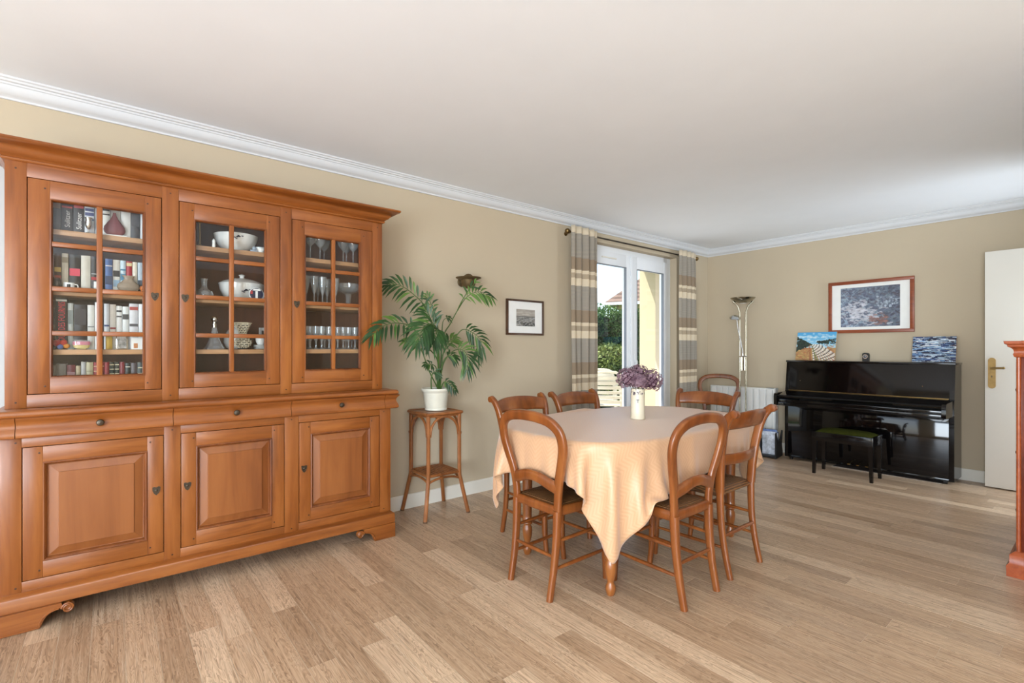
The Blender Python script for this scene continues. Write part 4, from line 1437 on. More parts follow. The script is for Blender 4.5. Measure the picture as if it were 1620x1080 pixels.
# ================================================================== PLANT STAND AND PALM
ST = thing('plant_stand', 'square rattan plant stand with arched braces and slatted lower shelf', 'plant stand', (0.195, 1.845, 0))
ht = 0.128
for sx in (-1, 1):
    for sy in (-1, 1):
        l = B()
        l.tube(spline([(sx * ht, sy * ht, 0.742), (sx * ht, sy * ht, 0.5), (sx * (ht + 0.001), sy * (ht + 0.001), 0.30), (sx * (ht + 0.008), sy * (ht + 0.008), 0.24), (sx * 0.172, sy * 0.178, 0.0)], 5), 0.0145, 10)
        make('leg', l, w_rat, ST)
        cp_ = B()
        cp_.lathe([(0.0148, 0.0), (0.0152, 0.006), (0.0148, 0.010)], 10, (sx * 0.1715, sy * 0.1775, 0.0))
        make('foot_cap', cp_, plain('brown_foot_cap', (90, 62, 40), 0.6), ST)
tb = B()
e = ht + 0.014
for a, b_ in (((-e, -e), (e, -e)), ((e, -e), (e, e)), ((e, e), (-e, e)), ((-e, e), (-e, -e))):
    tb.tube([(a[0], a[1], 0.735), (b_[0], b_[1], 0.735)], 0.0115, 8)
    tb.tube([(a[0] * 0.93, a[1] * 0.93, 0.716), (b_[0] * 0.93, b_[1] * 0.93, 0.716)], 0.006, 8)
tb.box(-e, e, -e, e, 0.732, 0.741, 0.002)
make('top', tb, w_rat, ST)
for (ax, sg) in (('x', -1), ('x', 1), ('y', -1), ('y', 1)):
    for (z0, zt_, w_) in ((0.575, 0.712, ht - 0.012), (0.235, 0.278, ht + 0.012)):
        pts = []
        for k in range(13):
            a = PI * k / 12
            u = -math.cos(a) * w_
            z = z0 + (zt_ - z0) * math.sin(a) ** (0.85 if z0 > 0.4 else 1.0)
            pts.append((u, sg * (ht + 0.004), z) if ax == 'x' else (sg * (ht + 0.004), u, z))
        ab = B(); ab.tube(pts, 0.0092 if z0 > 0.4 else 0.0085, 8)
        make('arch_brace', ab, w_rat, ST)
        if z0 > 0.4:
            for s_ in (-1, 1):
                wb_ = B()
                q_ = (s_ * ht, sg * (ht + 0.001), 0)
                q_ = q_ if ax == 'x' else (q_[1], q_[0], 0)
                wb_.lathe([(0.0165, 0.576), (0.0178, 0.584), (0.0165, 0.592)], 10, (q_[0], q_[1], 0))
                make('cane_binding', wb_, w_rat, ST)
sh = B()
e = ht + 0.002
for a, b_ in (((-e, -e), (e, -e)), ((e, -e), (e, e)), ((e, e), (-e, e)), ((-e, e), (-e, -e))):
    sh.tube([(a[0], a[1], 0.300), (b_[0], b_[1], 0.300)], 0.011, 8)
make('shelf_frame', sh, w_rat, ST)
for k in range(9):
    u = -ht + 0.022 + k * (2 * ht - 0.044) / 8
    sl = B(); sl.tube([(-ht, u, 0.302), (ht, u, 0.302)], 0.0085, 8)
    make('shelf_cane', sl, w_rat, ST)

PL = thing('potted_palm', 'potted parlour palm with feathery fronds on the rattan stand', 'plant', (0.18, 1.862, 0.7425))
pb = B()
nn = 48
def flute_ring(r_, h_, a_):
    return [Vector((r_ * (1 + a_ * math.cos(24 * 2 * PI * k / nn)) * math.cos(2 * PI * k / nn), r_ * (1 + a_ * math.cos(24 * 2 * PI * k / nn)) * math.sin(2 * PI * k / nn), h_)) for k in range(nn)]
pb.rings([flute_ring(r_, h_, a_) for r_, h_, a_ in [(0.074, 0, 0), (0.080, 0.004, 0), (0.081, 0.016, 0), (0.077, 0.02, 0), (0.079, 0.026, 0.012), (0.093, 0.125, 0.012), (0.094, 0.130, 0), (0.098, 0.137, 0), (0.107, 0.146, 0), (0.109, 0.156, 0), (0.107, 0.163, 0), (0.099, 0.163, 0), (0.096, 0.14, 0)]])
make('pot', pb, pot_m, PL, 50)
sb_ = B(); sb_.lathe([(0.0955, 0.140), (0.0957, 0.150), (0.06, 0.153), (0.001, 0.155)], 24)
make('soil', sb_, soil_m, PL, 60)
FR = {
'F1': ([(0.0, 0.026, 0.151), (0.0, 0.013, 0.383), (0.02, -0.031, 0.572), (0.03, -0.101, 0.747), (0.05, -0.214, 0.839), (0.06, -0.325, 0.892), (0.05, -0.405, 0.890)], 0.52, 0.16, 18, 0),
'F2': ([(0.0, 0.026, 0.151), (0.03, -0.005, 0.364), (0.08, -0.118, 0.468), (0.12, -0.261, 0.6), (0.20, -0.419, 0.622), (0.25, -0.541, 0.592), (0.275, -0.616, 0.531)], 0.50, 0.14, 18, 0),
'F3': ([(0.0, 0.026, 0.151), (0.08, -0.028, 0.403), (0.16, -0.072, 0.541), (0.22, -0.157, 0.618), (0.27, -0.254, 0.588), (0.29, -0.312, 0.492)], 0.52, 0.19, 18, 0),
'F3b': ([(0.0, 0.02, 0.151), (0.05, -0.011, 0.459), (0.15, -0.087, 0.573), (0.2, -0.156, 0.653), (0.2, -0.196, 0.716)], 0.62, 0.14, 12, 0),
'F3c': ([(0.0, 0.026, 0.151), (0.05, -0.008, 0.459), (0.16, -0.067, 0.578), (0.24, -0.139, 0.571), (0.28, -0.187, 0.490)], 0.55, 0.17, 14, 0),
'F4': ([(0.0, 0.026, 0.151), (-0.02, 0.034, 0.536), (-0.03, 0.014, 0.7), (-0.04, -0.018, 0.785), (-0.05, -0.045, 0.846)], 0.66, 0.10, 7, 1),
'F5': ([(0.0, 0.033, 0.151), (0.0, 0.057, 0.517), (0.0, 0.125, 0.644), (0.05, 0.162, 0.750), (0.11, 0.206, 0.845), (0.13, 0.300, 0.884), (0.13, 0.415, 0.848)], 0.66, 0.13, 15, 1),
'F5b': ([(0.05, 0.158, 0.745), (0.11, 0.160, 0.814), (0.14, 0.190, 0.880), (0.16, 0.236, 0.942)], 0.4, 0.09, 6, 1),
'F6': ([(0.0, 0.033, 0.151), (0.04, 0.033, 0.402), (0.08, 0.086, 0.497), (0.1, 0.164, 0.594), (0.12, 0.243, 0.575), (0.12, 0.326, 0.508), (0.12, 0.298, 0.41)], 0.56, 0.15, 18, 0),
'F7': ([(0.0, 0.033, 0.151), (0.06, 0.021, 0.327), (0.12, 0.05, 0.421), (0.17, 0.106, 0.45), (0.2, 0.142, 0.403), (0.2, 0.142, 0.3)], 0.54, 0.15, 16, 1),
'F8': ([(0.03, -0.056, 0.151), (0.05, -0.068, 0.245), (0.07, -0.055, 0.287), (0.09, -0.035, 0.264)], 0.5, 0.07, 9, 0),
'F8b': ([(0.0, 0.013, 0.151), (0.05, -0.027, 0.309), (0.08, -0.098, 0.344), (0.1, -0.145, 0.336)], 0.55, 0.06, 8, 0),
'F9': ([(0.05, 0.007, 0.151), (0.09, 0.014, 0.211), (0.12, 0.039, 0.197), (0.13, 0.085, 0.148)], 0.4, 0.07, 11, 0),
'F10': ([(0.0, 0.02, 0.151), (0.03, -0.074, 0.291), (0.05, -0.143, 0.431), (0.06, -0.21, 0.495), (0.06, -0.284, 0.503)], 0.62, 0.09, 10, 1),
'F11': ([(0.0, 0.033, 0.151), (-0.02, 0.061, 0.537), (-0.02, 0.075, 0.663), (-0.02, 0.126, 0.689)], 0.85, 0.06, 3, 0),
'F12': ([(0.0, 0.033, 0.151), (-0.03, 0.076, 0.401), (-0.04, 0.127, 0.499), (-0.04, 0.185, 0.539)], 0.6, 0.11, 11, 1),
'F13': ([(0.0, 0.033, 0.151), (0.08, 0.009, 0.346), (0.1, 0.051, 0.402), (0.11, 0.095, 0.383)], 0.6, 0.09, 10, 0)}
rl = random.Random(21)
VIEW = Vector((0.72, -0.42, 0.3)).normalized()
for key, (pts, start, ll, n, tone) in FR.items():
    P = spline(pts, 14)
    st = B()
    st.tube(P, [0.0045 * (1 - 0.8 * i / (len(P) - 1)) + 0.0008 for i in range(len(P))], 6)
    so = make('frond_stem', st, stem_m, PL, 60)
    i0 = int(len(P) * start)
    n = max(3, int(n * 0.72))
    for s in (-1, 1):
        for k in range(n):
            t_ = k / (n - 1 if n > 1 else 1)
            idx = min(len(P) - 2, int(i0 + t_ * (len(P) - 2 - i0)))
            p = P[idx]
            tg = (P[idx + 1] - P[idx]).normalized()
            # leaflets spread to both sides of the rachis and droop
            side = tg.cross(VIEW)
            if side.length < 0.2:
                side = tg.cross(Vector((0, 0, 1)))
            side.normalize()
            spread = 0.95 - 0.6 * t_
            d = (tg * (0.45 + 0.5 * t_) + side * s * spread + Vector((rl.gauss(0, 0.06), rl.gauss(0, 0.06), -0.16 + rl.gauss(0, 0.06)))).normalized()
            L = ll * 0.82 * (0.62 + 0.5 * math.sin(PI * (0.15 + 0.75 * t_))) * rl.uniform(0.88, 1.08)
            nrm = d.cross(side.cross(d)).normalized()
            wv_ = d.cross(VIEW)
            wv_.normalize()
            wdt = 0.0105 + 0.065 * L
            lf = B()
            a0 = p
            c1 = p + d * L * 0.35 + Vector((0, 0, 0.006))
            c2 = p + d * L * 0.7 + Vector((0, 0, -0.05 * L))
            c3 = p + d * L + Vector((0, 0, -0.22 * L))
            fold = VIEW * 0.0025
            def clear(q):                     # leaves bend round the dresser's side instead of entering it
                if q.y < -0.490:
                    if q.x > 0.12:
                        q.x = max(q.x, 0.215)
                    else:
                        q.y = -0.490
                return q
            bm = lf.bm
            va = bm.verts.new(a0)
            l1, m1, r1 = bm.verts.new(c1 - wv_ * wdt * 0.5), bm.verts.new(c1 - fold), bm.verts.new(c1 + wv_ * wdt * 0.5)
            l2, m2, r2 = bm.verts.new(c2 - wv_ * wdt * 0.38), bm.verts.new(c2 - fold), bm.verts.new(c2 + wv_ * wdt * 0.38)
            ve = bm.verts.new(c3)
            for f in ((va, l1, m1), (va, m1, r1), (l1, l2, m2, m1), (m1, m2, r2, r1), (l2, ve, m2), (m2, ve, r2)):
                bm.faces.new(f)
            for v_ in bm.verts:
                v_.co = clear(v_.co.copy())
            make('leaflet', lf, leafB if (tone and rl.random() < 0.7) or rl.random() < 0.12 else leafA, so, 60)

dull_m = plain('dull_brown_brass', (104, 86, 58), 0.6, 0.12, 40, metal=0.7)
# ================================================================== WALL LIGHT AND SMALL ENGRAVING
SN = thing('wall_light', 'aged brass saucer-shaped wall light above the palm', 'wall lamp', (0.0, 2.2, 1.735))
b_ = B(); b_.lathe([(0.035, 0.0005), (0.038, 0.006), (0.030, 0.012), (0.012, 0.016), (0.011, 0.05)], 20, (0, 0, 0), 'x')
make('wall_plate', b_, dull_m, SN)
b_ = B(); b_.lathe([(0.008, -0.060), (0.038, -0.055), (0.052, -0.036), (0.058, -0.010), (0.062, 0.006), (0.100, 0.022), (0.102, 0.026), (0.060, 0.014), (0.05, 0.0)], 32, (0.108, 0, 0.0))
make('saucer_shade', b_, dull_m, SN, 45)
b_ = B(); b_.lathe([(0.046, 0.0), (0.045, 0.02), (0.036, 0.040), (0.018, 0.054), (0.001, 0.058)], 24, (0.108, 0, 0.0))
make('dome', b_, dull_m, SN, 60)

def raster_panel(name, arr, parent, mat, plane, x0, x1, z0, z1, d, flip=False):
    """flat printed or painted sheet; colours computed below and stored on its faces"""
    h, w_ = arr.shape[:2]
    xs = np.linspace(x0, x1, w_ + 1)
    zs = np.linspace(z1, z0, h + 1)
    verts = []
    for z in zs:
        for x in xs:
            verts.append((x, d, z) if plane == 'xz' else (d, x, z))
    faces = []
    for j in range(h):
        for i in range(w_):
            a = j * (w_ + 1) + i
            f = (a, a + w_ + 1, a + w_ + 2, a + 1)
            faces.append(f if not flip else tuple(reversed(f)))
    me = bpy.data.meshes.new(name)
    me.from_pydata(verts, [], faces)
    ca = me.color_attributes.new('Col', 'FLOAT_COLOR', 'CORNER')
    v = arr.reshape(-1, 3) / 255.0
    v = np.where(v <= 0.04045, v / 12.92, ((v + 0.055) / 1.055) ** 2.4)
    v = np.concatenate([v, np.ones((len(v), 1))], 1)
    ca.data.foreach_set('color', np.repeat(v, 4, axis=0).astype(np.float32).ravel())
    me.materials.append(mat)
    o = bpy.data.objects.new(name, me)
    COL.objects.link(o)
    o.parent = parent
    return o

def dab(arr, cx, cy, rx, ry, col, a=1.0, ang=0.0):
    h, w_ = arr.shape[:2]
    yy, xx = np.mgrid[0:h, 0:w_]
    dx, dy = xx - cx, yy - cy
    u = dx * math.cos(ang) + dy * math.sin(ang)
    v = -dx * math.sin(ang) + dy * math.cos(ang)
    m = ((u / max(rx, 0.4)) ** 2 + (v / max(ry, 0.4)) ** 2) <= 1
    arr[m] = arr[m] * (1 - a) + np.array(col) * a

def frame_parts(root, plane, a0, a1, z0, z1, face, depth, fw_, mat, sgn):
    """four mitred-looking frame bars; face = coordinate of the front, sgn = direction of the front"""
    lo, hi = sorted((face, face - sgn * depth))
    for (p0, p1, q0, q1) in ((a0, a1, z1 - fw_, z1), (a0, a1, z0, z0 + fw_), (a0, a0 + fw_, z0 + fw_, z1 - fw_), (a1 - fw_, a1, z0 + fw_, z1 - fw_)):
        b_ = B()
        if plane == 'xz':
            b_.box(p0, p1, lo, hi, q0, q1, 0.002)
        else:
            b_.box(lo, hi, p0, p1, q0, q1, 0.002)
        make('frame_bar', b_, mat, root, 30)

rp = np.random.RandomState(4)
# small framed engraving on the left wall
EN = thing('framed_engraving', 'small dark-framed grey engraving with wide white mat on beige wall', 'picture', (0.0, 2.88, 1.476))
frame_parts(EN, 'yz', -0.218, 0.218, -0.158, 0.158, 0.022, 0.021, 0.018, w_fr2, 1)
b_ = B(); b_.box(0.001, 0.014, -0.2, 0.2, -0.14, 0.14)
make('mat_board', b_, white_paper, EN, 0)
A = np.zeros((40, 60, 3)) + 150
A[:16] = (166, 158, 148)
for k in range(60):
    dab(A, rp.uniform(0, 60), rp.uniform(0, 15), rp.uniform(4, 12), rp.uniform(0.5, 1.5), np.array((1, 0.96, 0.9)) * rp.uniform(140, 190), 0.6)
A[16:19] = (112, 110, 104)
for k in range(150):
    dab(A, rp.uniform(0, 60), rp.uniform(19, 40), rp.uniform(1, 6), rp.uniform(0.5, 1.6), np.array((1, 0.98, 0.93)) * rp.uniform(60, 170), 0.7)
for k in range(40):
    dab(A, rp.uniform(16, 60), rp.uniform(31, 40), rp.uniform(1, 4), rp.uniform(0.5, 2), np.array((1, 1, 0.96)) * rp.uniform(40, 90), 0.8)
raster_panel('print', A, EN, attr_m, 'yz', -0.108, 0.112, -0.078, 0.072, 0.0146)

# ================================================================== CURTAINS
def curtain(name, y0, y1, folds, label, seed, xc=0.122):
    r = random.Random(seed)
    n, m = folds * 12, 40
    yc = (y0 + y1) / 2
    wob = [r.uniform(0.75, 1.25) for _ in range(folds * 2 + 2)]
    b_ = B()
    rows = []
    for j in range(m + 1):
        z = 0.03 + (2.362 - 0.03) * j / m
        t = j / m
        row_ = []
        for i in range(n + 1):
            u = i / n
            ph_ = u * folds * 2 * PI
            amp = 0.026 * wob[int(u * folds * 2)] * (0.85 + 0.25 * (1 - t))
            x = xc + amp * math.sin(ph_) + 0.006 * math.sin(3.1 * t * 2 + u * 5)
            y = y0 + (y1 - y0) * (u + 0.10 / folds * math.sin(2 * ph_)) + 0.008 * (1 - t) * math.sin(u * 9 + seed)
            row_.append(b_.bm.verts.new((x, y - yc, z)))
        rows.append(row_)
    for a_, c_ in zip(rows, rows[1:]):
        for i in range(n):
            b_.bm.faces.new((a_[i], a_[i + 1], c_[i + 1], c_[i]))
    root = thing(name, label, 'curtain', (0, yc, 0))
    o = make('fabric', b_, cur_m, root, 80)
    md = o.modifiers.new('thickness', 'SOLIDIFY')
    md.thickness = 0.002
    # rings behind the heading carry it on the rod
    for k in range(1, folds * 2 - 1):
        u = (k + 0.5) / (folds * 2)
        e_ = B()
        yy = y0 + (y1 - y0) * u - yc
        e_.tube([(0.070 + 0.015 * math.cos(2 * PI * q_ / 14), yy, 2.312 + 0.015 * math.sin(2 * PI * q_ / 14)) for q_ in range(14)], 0.002, 5, closed=True)
        make('ring', e_, brass_old, root, 60)
    return root
curtain('curtain', 3.357, 3.728, 4, 'striped grey, brown and cream curtain beside the framed engraving', 2)
curtain('curtain', 5.175, 5.545, 4, 'striped grey, brown and cream curtain in the corner by the floor lamp', 5)
RD = thing('curtain_rod', 'dark brass curtain rod above the garden door', 'curtain rod', (0.070, 4.5, 2.316))
b_ = B(); b_.tube([(0, -1.11, 0), (0, 1.11, 0)], 0.0085, 10)
make('pole', b_, bronze_m, RD, 50)
for s in (-1, 1):
    b_ = B(); b_.lathe([(0.010, 0), (0.014, s * 0.004), (0.014, s * 0.012), (0.022, s * 0.020), (0.026, s * 0.034), (0.020, s * 0.048), (0.002, s * 0.054)], 16, (0, s * 1.11, 0), 'y')
    make('finial', b_, brass_old, RD, 50)
    b_ = B(); b_.tube([(0, s * 1.097, -0.004), (-0.04, s * 1.097, -0.008), (-0.0695, s * 1.097, -0.010)], 0.006, 8)
    b_.lathe([(0.020, -0.0695), (0.020, -0.063), (0.010, -0.059)], 14, (0, s * 1.097, -0.010), 'x')
    make('bracket', b_, brass_old, RD, 50)

# ================================================================== TABLE
TX, TY, TA, TB, TZ = 1.45, 2.51, 0.515, 0.825, 0.748
NE = 3.4
def sup(a, b_, n=64):
    out = []
    for k in range(n):
        t = 2 * PI * k / n
        c_, s_ = math.cos(t), math.sin(t)
        out.append((a * math.copysign(abs(c_) ** (2 / NE), c_), b_ * math.copysign(abs(s_) ** (2 / NE), s_)))
    return out
TBL = thing('dining_table', 'wooden dining table with turned legs under a peach tablecloth', 'table', (TX, TY, 0))
b_ = B()
b_.rings([[Vector((x, y, z)) for x, y in sup(TA - i_, TB - i_)] for i_, z in ((0.02, TZ - 0.030), (0.004, TZ - 0.026), (0.0, TZ - 0.014), (0.004, TZ - 0.003), (0.012, TZ))])
make('table_top', b_, w_tab, TBL, 40)
LEGS = [(1.806, 1.880), (1.806, 3.060), (1.190, 1.880), (1.190, 3.060)]
lp = [(0.016, 0.0), (0.020, 0.006), (0.0255, 0.026), (0.0255, 0.042), (0.017, 0.060), (0.016, 0.070), (0.020, 0.080), (0.0265, 0.110), (0.029, 0.138), (0.027, 0.158), (0.021, 0.170), (0.0205, 0.174), (0.029, 0.179), (0.0305, 0.185), (0.029, 0.190), (0.0245, 0.193), (0.029, 0.197), (0.0305, 0.202), (0.027, 0.208), (0.026, 0.23), (0.029, 0.40), (0.033, 0.56), (0.034, 0.60), (0.028, 0.61), (0.035, 0.622), (0.035, 0.63)]
for x, y in LEGS:
    b_ = B(); b_.lathe(lp, 20, (x - TX, y - TY, 0)); b_.box(x - TX - 0.037, x - TX + 0.037, y - TY - 0.037, y - TY + 0.037, 0.63, TZ - 0.030, 0.003)
    make('leg', b_, w_tab, TBL, 40)
x0, x1, y0, y1 = 1.190 - TX, 1.806 - TX, 1.880 - TY, 3.060 - TY
for (a0, a1, c0, c1) in ((x0 + 0.037, x1 - 0.037, y0 - 0.012, y0 + 0.012), (x0 + 0.037, x1 - 0.037, y1 - 0.012, y1 + 0.012), (x0 - 0.012, x0 + 0.012, y0 + 0.037, y1 - 0.037), (x1 - 0.012, x1 + 0.012, y0 + 0.037, y1 - 0.037)):
    b_ = B(); b_.box(a0, a1, c0, c1, 0.635, TZ - 0.030, 0.002)
    make('apron', b_, w_tab, TBL)

SEATS = [(-0.12, 0.27, -0.92, -0.49), (0.23, 0.66, -0.54, -0.13), (0.17, 0.66, -0.10, 0.38)]
# tablecloth: a rectangle of cloth let fall over the oval top (position based relaxation)
def drape(ax, ay, nx, ny, steps=420, iters=6):
    gx = np.linspace(-ax, ax, nx)
    gy = np.linspace(-ay, ay, ny)
    X, Yg = np.meshgrid(gx, gy, indexing='ij')
    tw = R(5.5)
    X, Yg = X * math.cos(tw) - Yg * math.sin(tw), X * math.sin(tw) + Yg * math.cos(tw)
    rs = np.random.RandomState(3)
    zt = TZ + 0.005
    P = np.stack([X, Yg, np.full_like(X, zt + 0.002) + rs.uniform(0, 0.0006, X.shape)], -1)
    V_ = np.zeros_like(P)
    G0 = P[..., :2].copy()
    f0 = (np.abs(X / TA) ** NE + np.abs(Yg / TB) ** NE) ** (1 / NE)
    hx, hy = gx[1] - gx[0], gy[1] - gy[0]
    dg = math.hypot(hx, hy)
    sl = slice
    cons = []
    def add(sa, sb, rest, k):
        cons.append((sa, sb, rest, k))
    for o in (0, 1):
        add((sl(o, nx - 1, 2), sl(None)), (sl(o + 1, nx, 2), sl(None)), hx, 1.0)
        add((sl(None), sl(o, ny - 1, 2)), (sl(None), sl(o + 1, ny, 2)), hy, 1.0)
    for o in (0, 1):
        add((sl(o, nx - 1, 2), sl(0, ny - 1)), (sl(o + 1, nx, 2), sl(1, ny)), dg, 0.35)
        add((sl(o, nx - 1, 2), sl(1, ny)), (sl(o + 1, nx, 2), sl(0, ny - 1)), dg, 0.35)
    for o in (0, 1, 2, 3):
        add((sl(o, nx - 2, 4), sl(None)), (sl(o + 2, nx, 4), sl(None)), 2 * hx, 0.22)
        add((sl(None), sl(o, ny - 2, 4)), (sl(None), sl(o + 2, ny, 4)), 2 * hy, 0.22)
    A_, B_ = TA + 0.009, TB + 0.009
    def collide(P, Q, slack):
        fx, fy = P[..., 0] / A_, P[..., 1] / B_
        f = (np.abs(fx) ** NE + np.abs(fy) ** NE) ** (1 / NE)
        inside = f < 1.0
        over = inside & (P[..., 2] < zt)
        # near the rim: choose the shorter way out
        side = over & (P[..., 2] < zt - 0.02) & (f > 0.93)
        topm = over & ~side
        P[..., 2] = np.where(topm, zt, P[..., 2])
        pin = (f0 < 0.96)[..., None]
        P[..., :2] = np.where(pin, G0, P[..., :2])
        sc_ = np.where(side, 1.0 / np.maximum(f, 1e-6), 1.0)
        P[..., 0] *= sc_
        P[..., 1] *= sc_
        # chair backs standing close against the cloth
        def lim(d, half): return slack + np.maximum(0, np.abs(d) - half) * 1.4
        P[..., 1] = np.maximum(P[..., 1], -TB - 0.016 - lim(P[..., 0] - 0.072, 0.255))
        P[..., 1] = np.minimum(P[..., 1], TB + 0.012 + lim(P[..., 0] + 0.013, 0.24))
        P[..., 0] = np.minimum(P[..., 0], TA + 0.035 + lim(P[..., 1] + 0.100, 0.50))
        # the cloth rests on the rush seats it reaches
        for bx0, bx1, by0, by1 in SEATS:
            m = (P[..., 0] > bx0) & (P[..., 0] < bx1) & (P[..., 1] > by0) & (P[..., 1] < by1) & (P[..., 2] < 0.474) & (P[..., 2] > 0.30)
            P[..., 2] = np.where(m, 0.474, P[..., 2])
        P[..., 0] = np.maximum(P[..., 0], -TA - 0.008 - lim(P[..., 1] + 0.107, 0.52))
        return P
    dt = 1 / 60.0
    for s_ in range(steps):
        V_ *= 0.965 if s_ < steps * 0.7 else 0.90
        V_[..., 2] -= 9.8 * dt * 0.6
        Q = P.copy()
        P = P + V_ * dt
        for _ in range(iters):
            for sa, sb, rest, k in cons:
                d = P[sb] - P[sa]
                L = np.sqrt((d * d).sum(-1, keepdims=True)) + 1e-9
                c_ = d * (0.5 * k * (1 - rest / L))
                P[sa] += c_
                P[sb] -= c_
            P = collide(P, Q, max(0.0, 0.36 * (1 - s_ / (steps * 0.45))))
        V_ = (P - Q) / dt
        sp_ = np.sqrt((V_ ** 2).sum(-1, keepdims=True))
        V_ *= np.minimum(1.0, 2.0 / np.maximum(sp_, 1e-9))
    return P, X, Yg
CAX, CAY = 0.722, 1.02
NX, NY = 61, 89
Pc, Xc, Yc = drape(CAX, CAY, NX, NY)
me = bpy.data.meshes.new('tablecloth')
vv = Pc.reshape(-1, 3)
ff = [(i * NY + j, (i + 1) * NY + j, (i + 1) * NY + j + 1, i * NY + j + 1) for i in range(NX - 1) for j in range(NY - 1)]
me.from_pydata([tuple(p) for p in vv], [], ff)
uvl = me.uv_layers.new(name='UVMap')
UV = np.stack([Xc, Yc], -1).reshape(-1, 2)
li = np.zeros(len(me.loops), dtype=np.int32)
me.loops.foreach_get('vertex_index', li)
uvl.data.foreach_set('uv', UV[li].astype(np.float32).ravel())
for p in me.polygons:
    p.use_smooth = True
me.materials.append(cloth_m)
tc_ = bpy.data.objects.new('tablecloth', me)
COL.objects.link(tc_)
tc_.location = (TX, TY, 0)
tag(tc_, 'peach damask tablecloth with hanging corners over the dining table', 'tablecloth')
ss = tc_.modifiers.new('smooth', 'SUBSURF'); ss.levels = 1; ss.render_levels = 1
md = tc_.modifiers.new('thickness', 'SOLIDIFY'); md.thickness = 0.0016; md.offset = 1

# ================================================================== CHAIRS
def rush_seat(t, wf, wr_, d0, d1, z, th, dome):
    n = 20
    b_ = B()
    topv, botv = [], []
    for j in range(n + 1):
        v = j / n
        yy = d0 + (d1 - d0) * v
        hw = (wr_ + (wf - wr_) * v) / 2
        r1, r2 = [], []
        for i in range(n + 1):
            u = 2 * i / n - 1
            # the corners are rounded off
            k = 1 - 0.02 * (abs(2 * v - 1) ** 6)
            edge = max(abs(u), abs(2 * v - 1))
            groove = 0.004 * max(0, 1 - abs(abs(u) - abs(2 * v - 1)) * 9)
            zz = z + dome * (1 - edge ** 2) - groove - (th * 0.5) * max(0, (edge - 0.86) / 0.14) ** 2
            r1.append(b_.bm.verts.new((u * hw * k, yy, zz)))
            r2.append(b_.bm.verts.new((u * hw * k, yy, z - th + (th * 0.35) * max(0, (edge - 0.86) / 0.14) ** 2)))
        topv.append(r1); botv.append(r2)
    for g_, rev in ((topv, False), (botv, True)):
        for j in range(n):
            for i in range(n):
                f = (g_[j][i], g_[j][i + 1], g_[j + 1][i + 1], g_[j + 1][i])
                b_.bm.faces.new(f if not rev else tuple(reversed(f)))
    ring_i = [(0, i) for i in range(n)] + [(j, n) for j in range(n)] + [(n, n - i) for i in range(n)] + [(n - j, 0) for j in range(n)]
    for a_, c_ in zip(ring_i, ring_i[1:] + ring_i[:1]):
        b_.bm.faces.new((topv[a_[0]][a_[1]], topv[c_[0]][c_[1]], botv[c_[0]][c_[1]], botv[a_[0]][a_[1]]))
    return make('seat', b_, rush_m, t, 60)

def stretcher(t, a, b_, r=0.009):
    s = B()
    a, b_ = Vector(a), Vector(b_)
    s.tube([a, a + (b_ - a) * 0.15, (a + b_) / 2, a + (b_ - a) * 0.85, b_], [r * 0.8, r, r * 1.15, r, r * 0.8], 8)
    make('stretcher', s, w_ch, t, 60)

def front_legs(t, wf, yf, z):
    for s in (-1, 1):
        l = B()
        l.ribbon(spline([(s * (wf - 0.004), yf + 0.012, 0.0), (s * wf, yf + 0.002, 0.12), (s * wf, yf - 0.002, 0.28), (s * wf, yf, z)], 4), [0.026] * 4 + [0.03] * 4 + [0.036] * 5, [0.026] * 4 + [0.03] * 4 + [0.034] * 5, (0, 1, 0))
        make('leg', l, w_ch, t, 60)

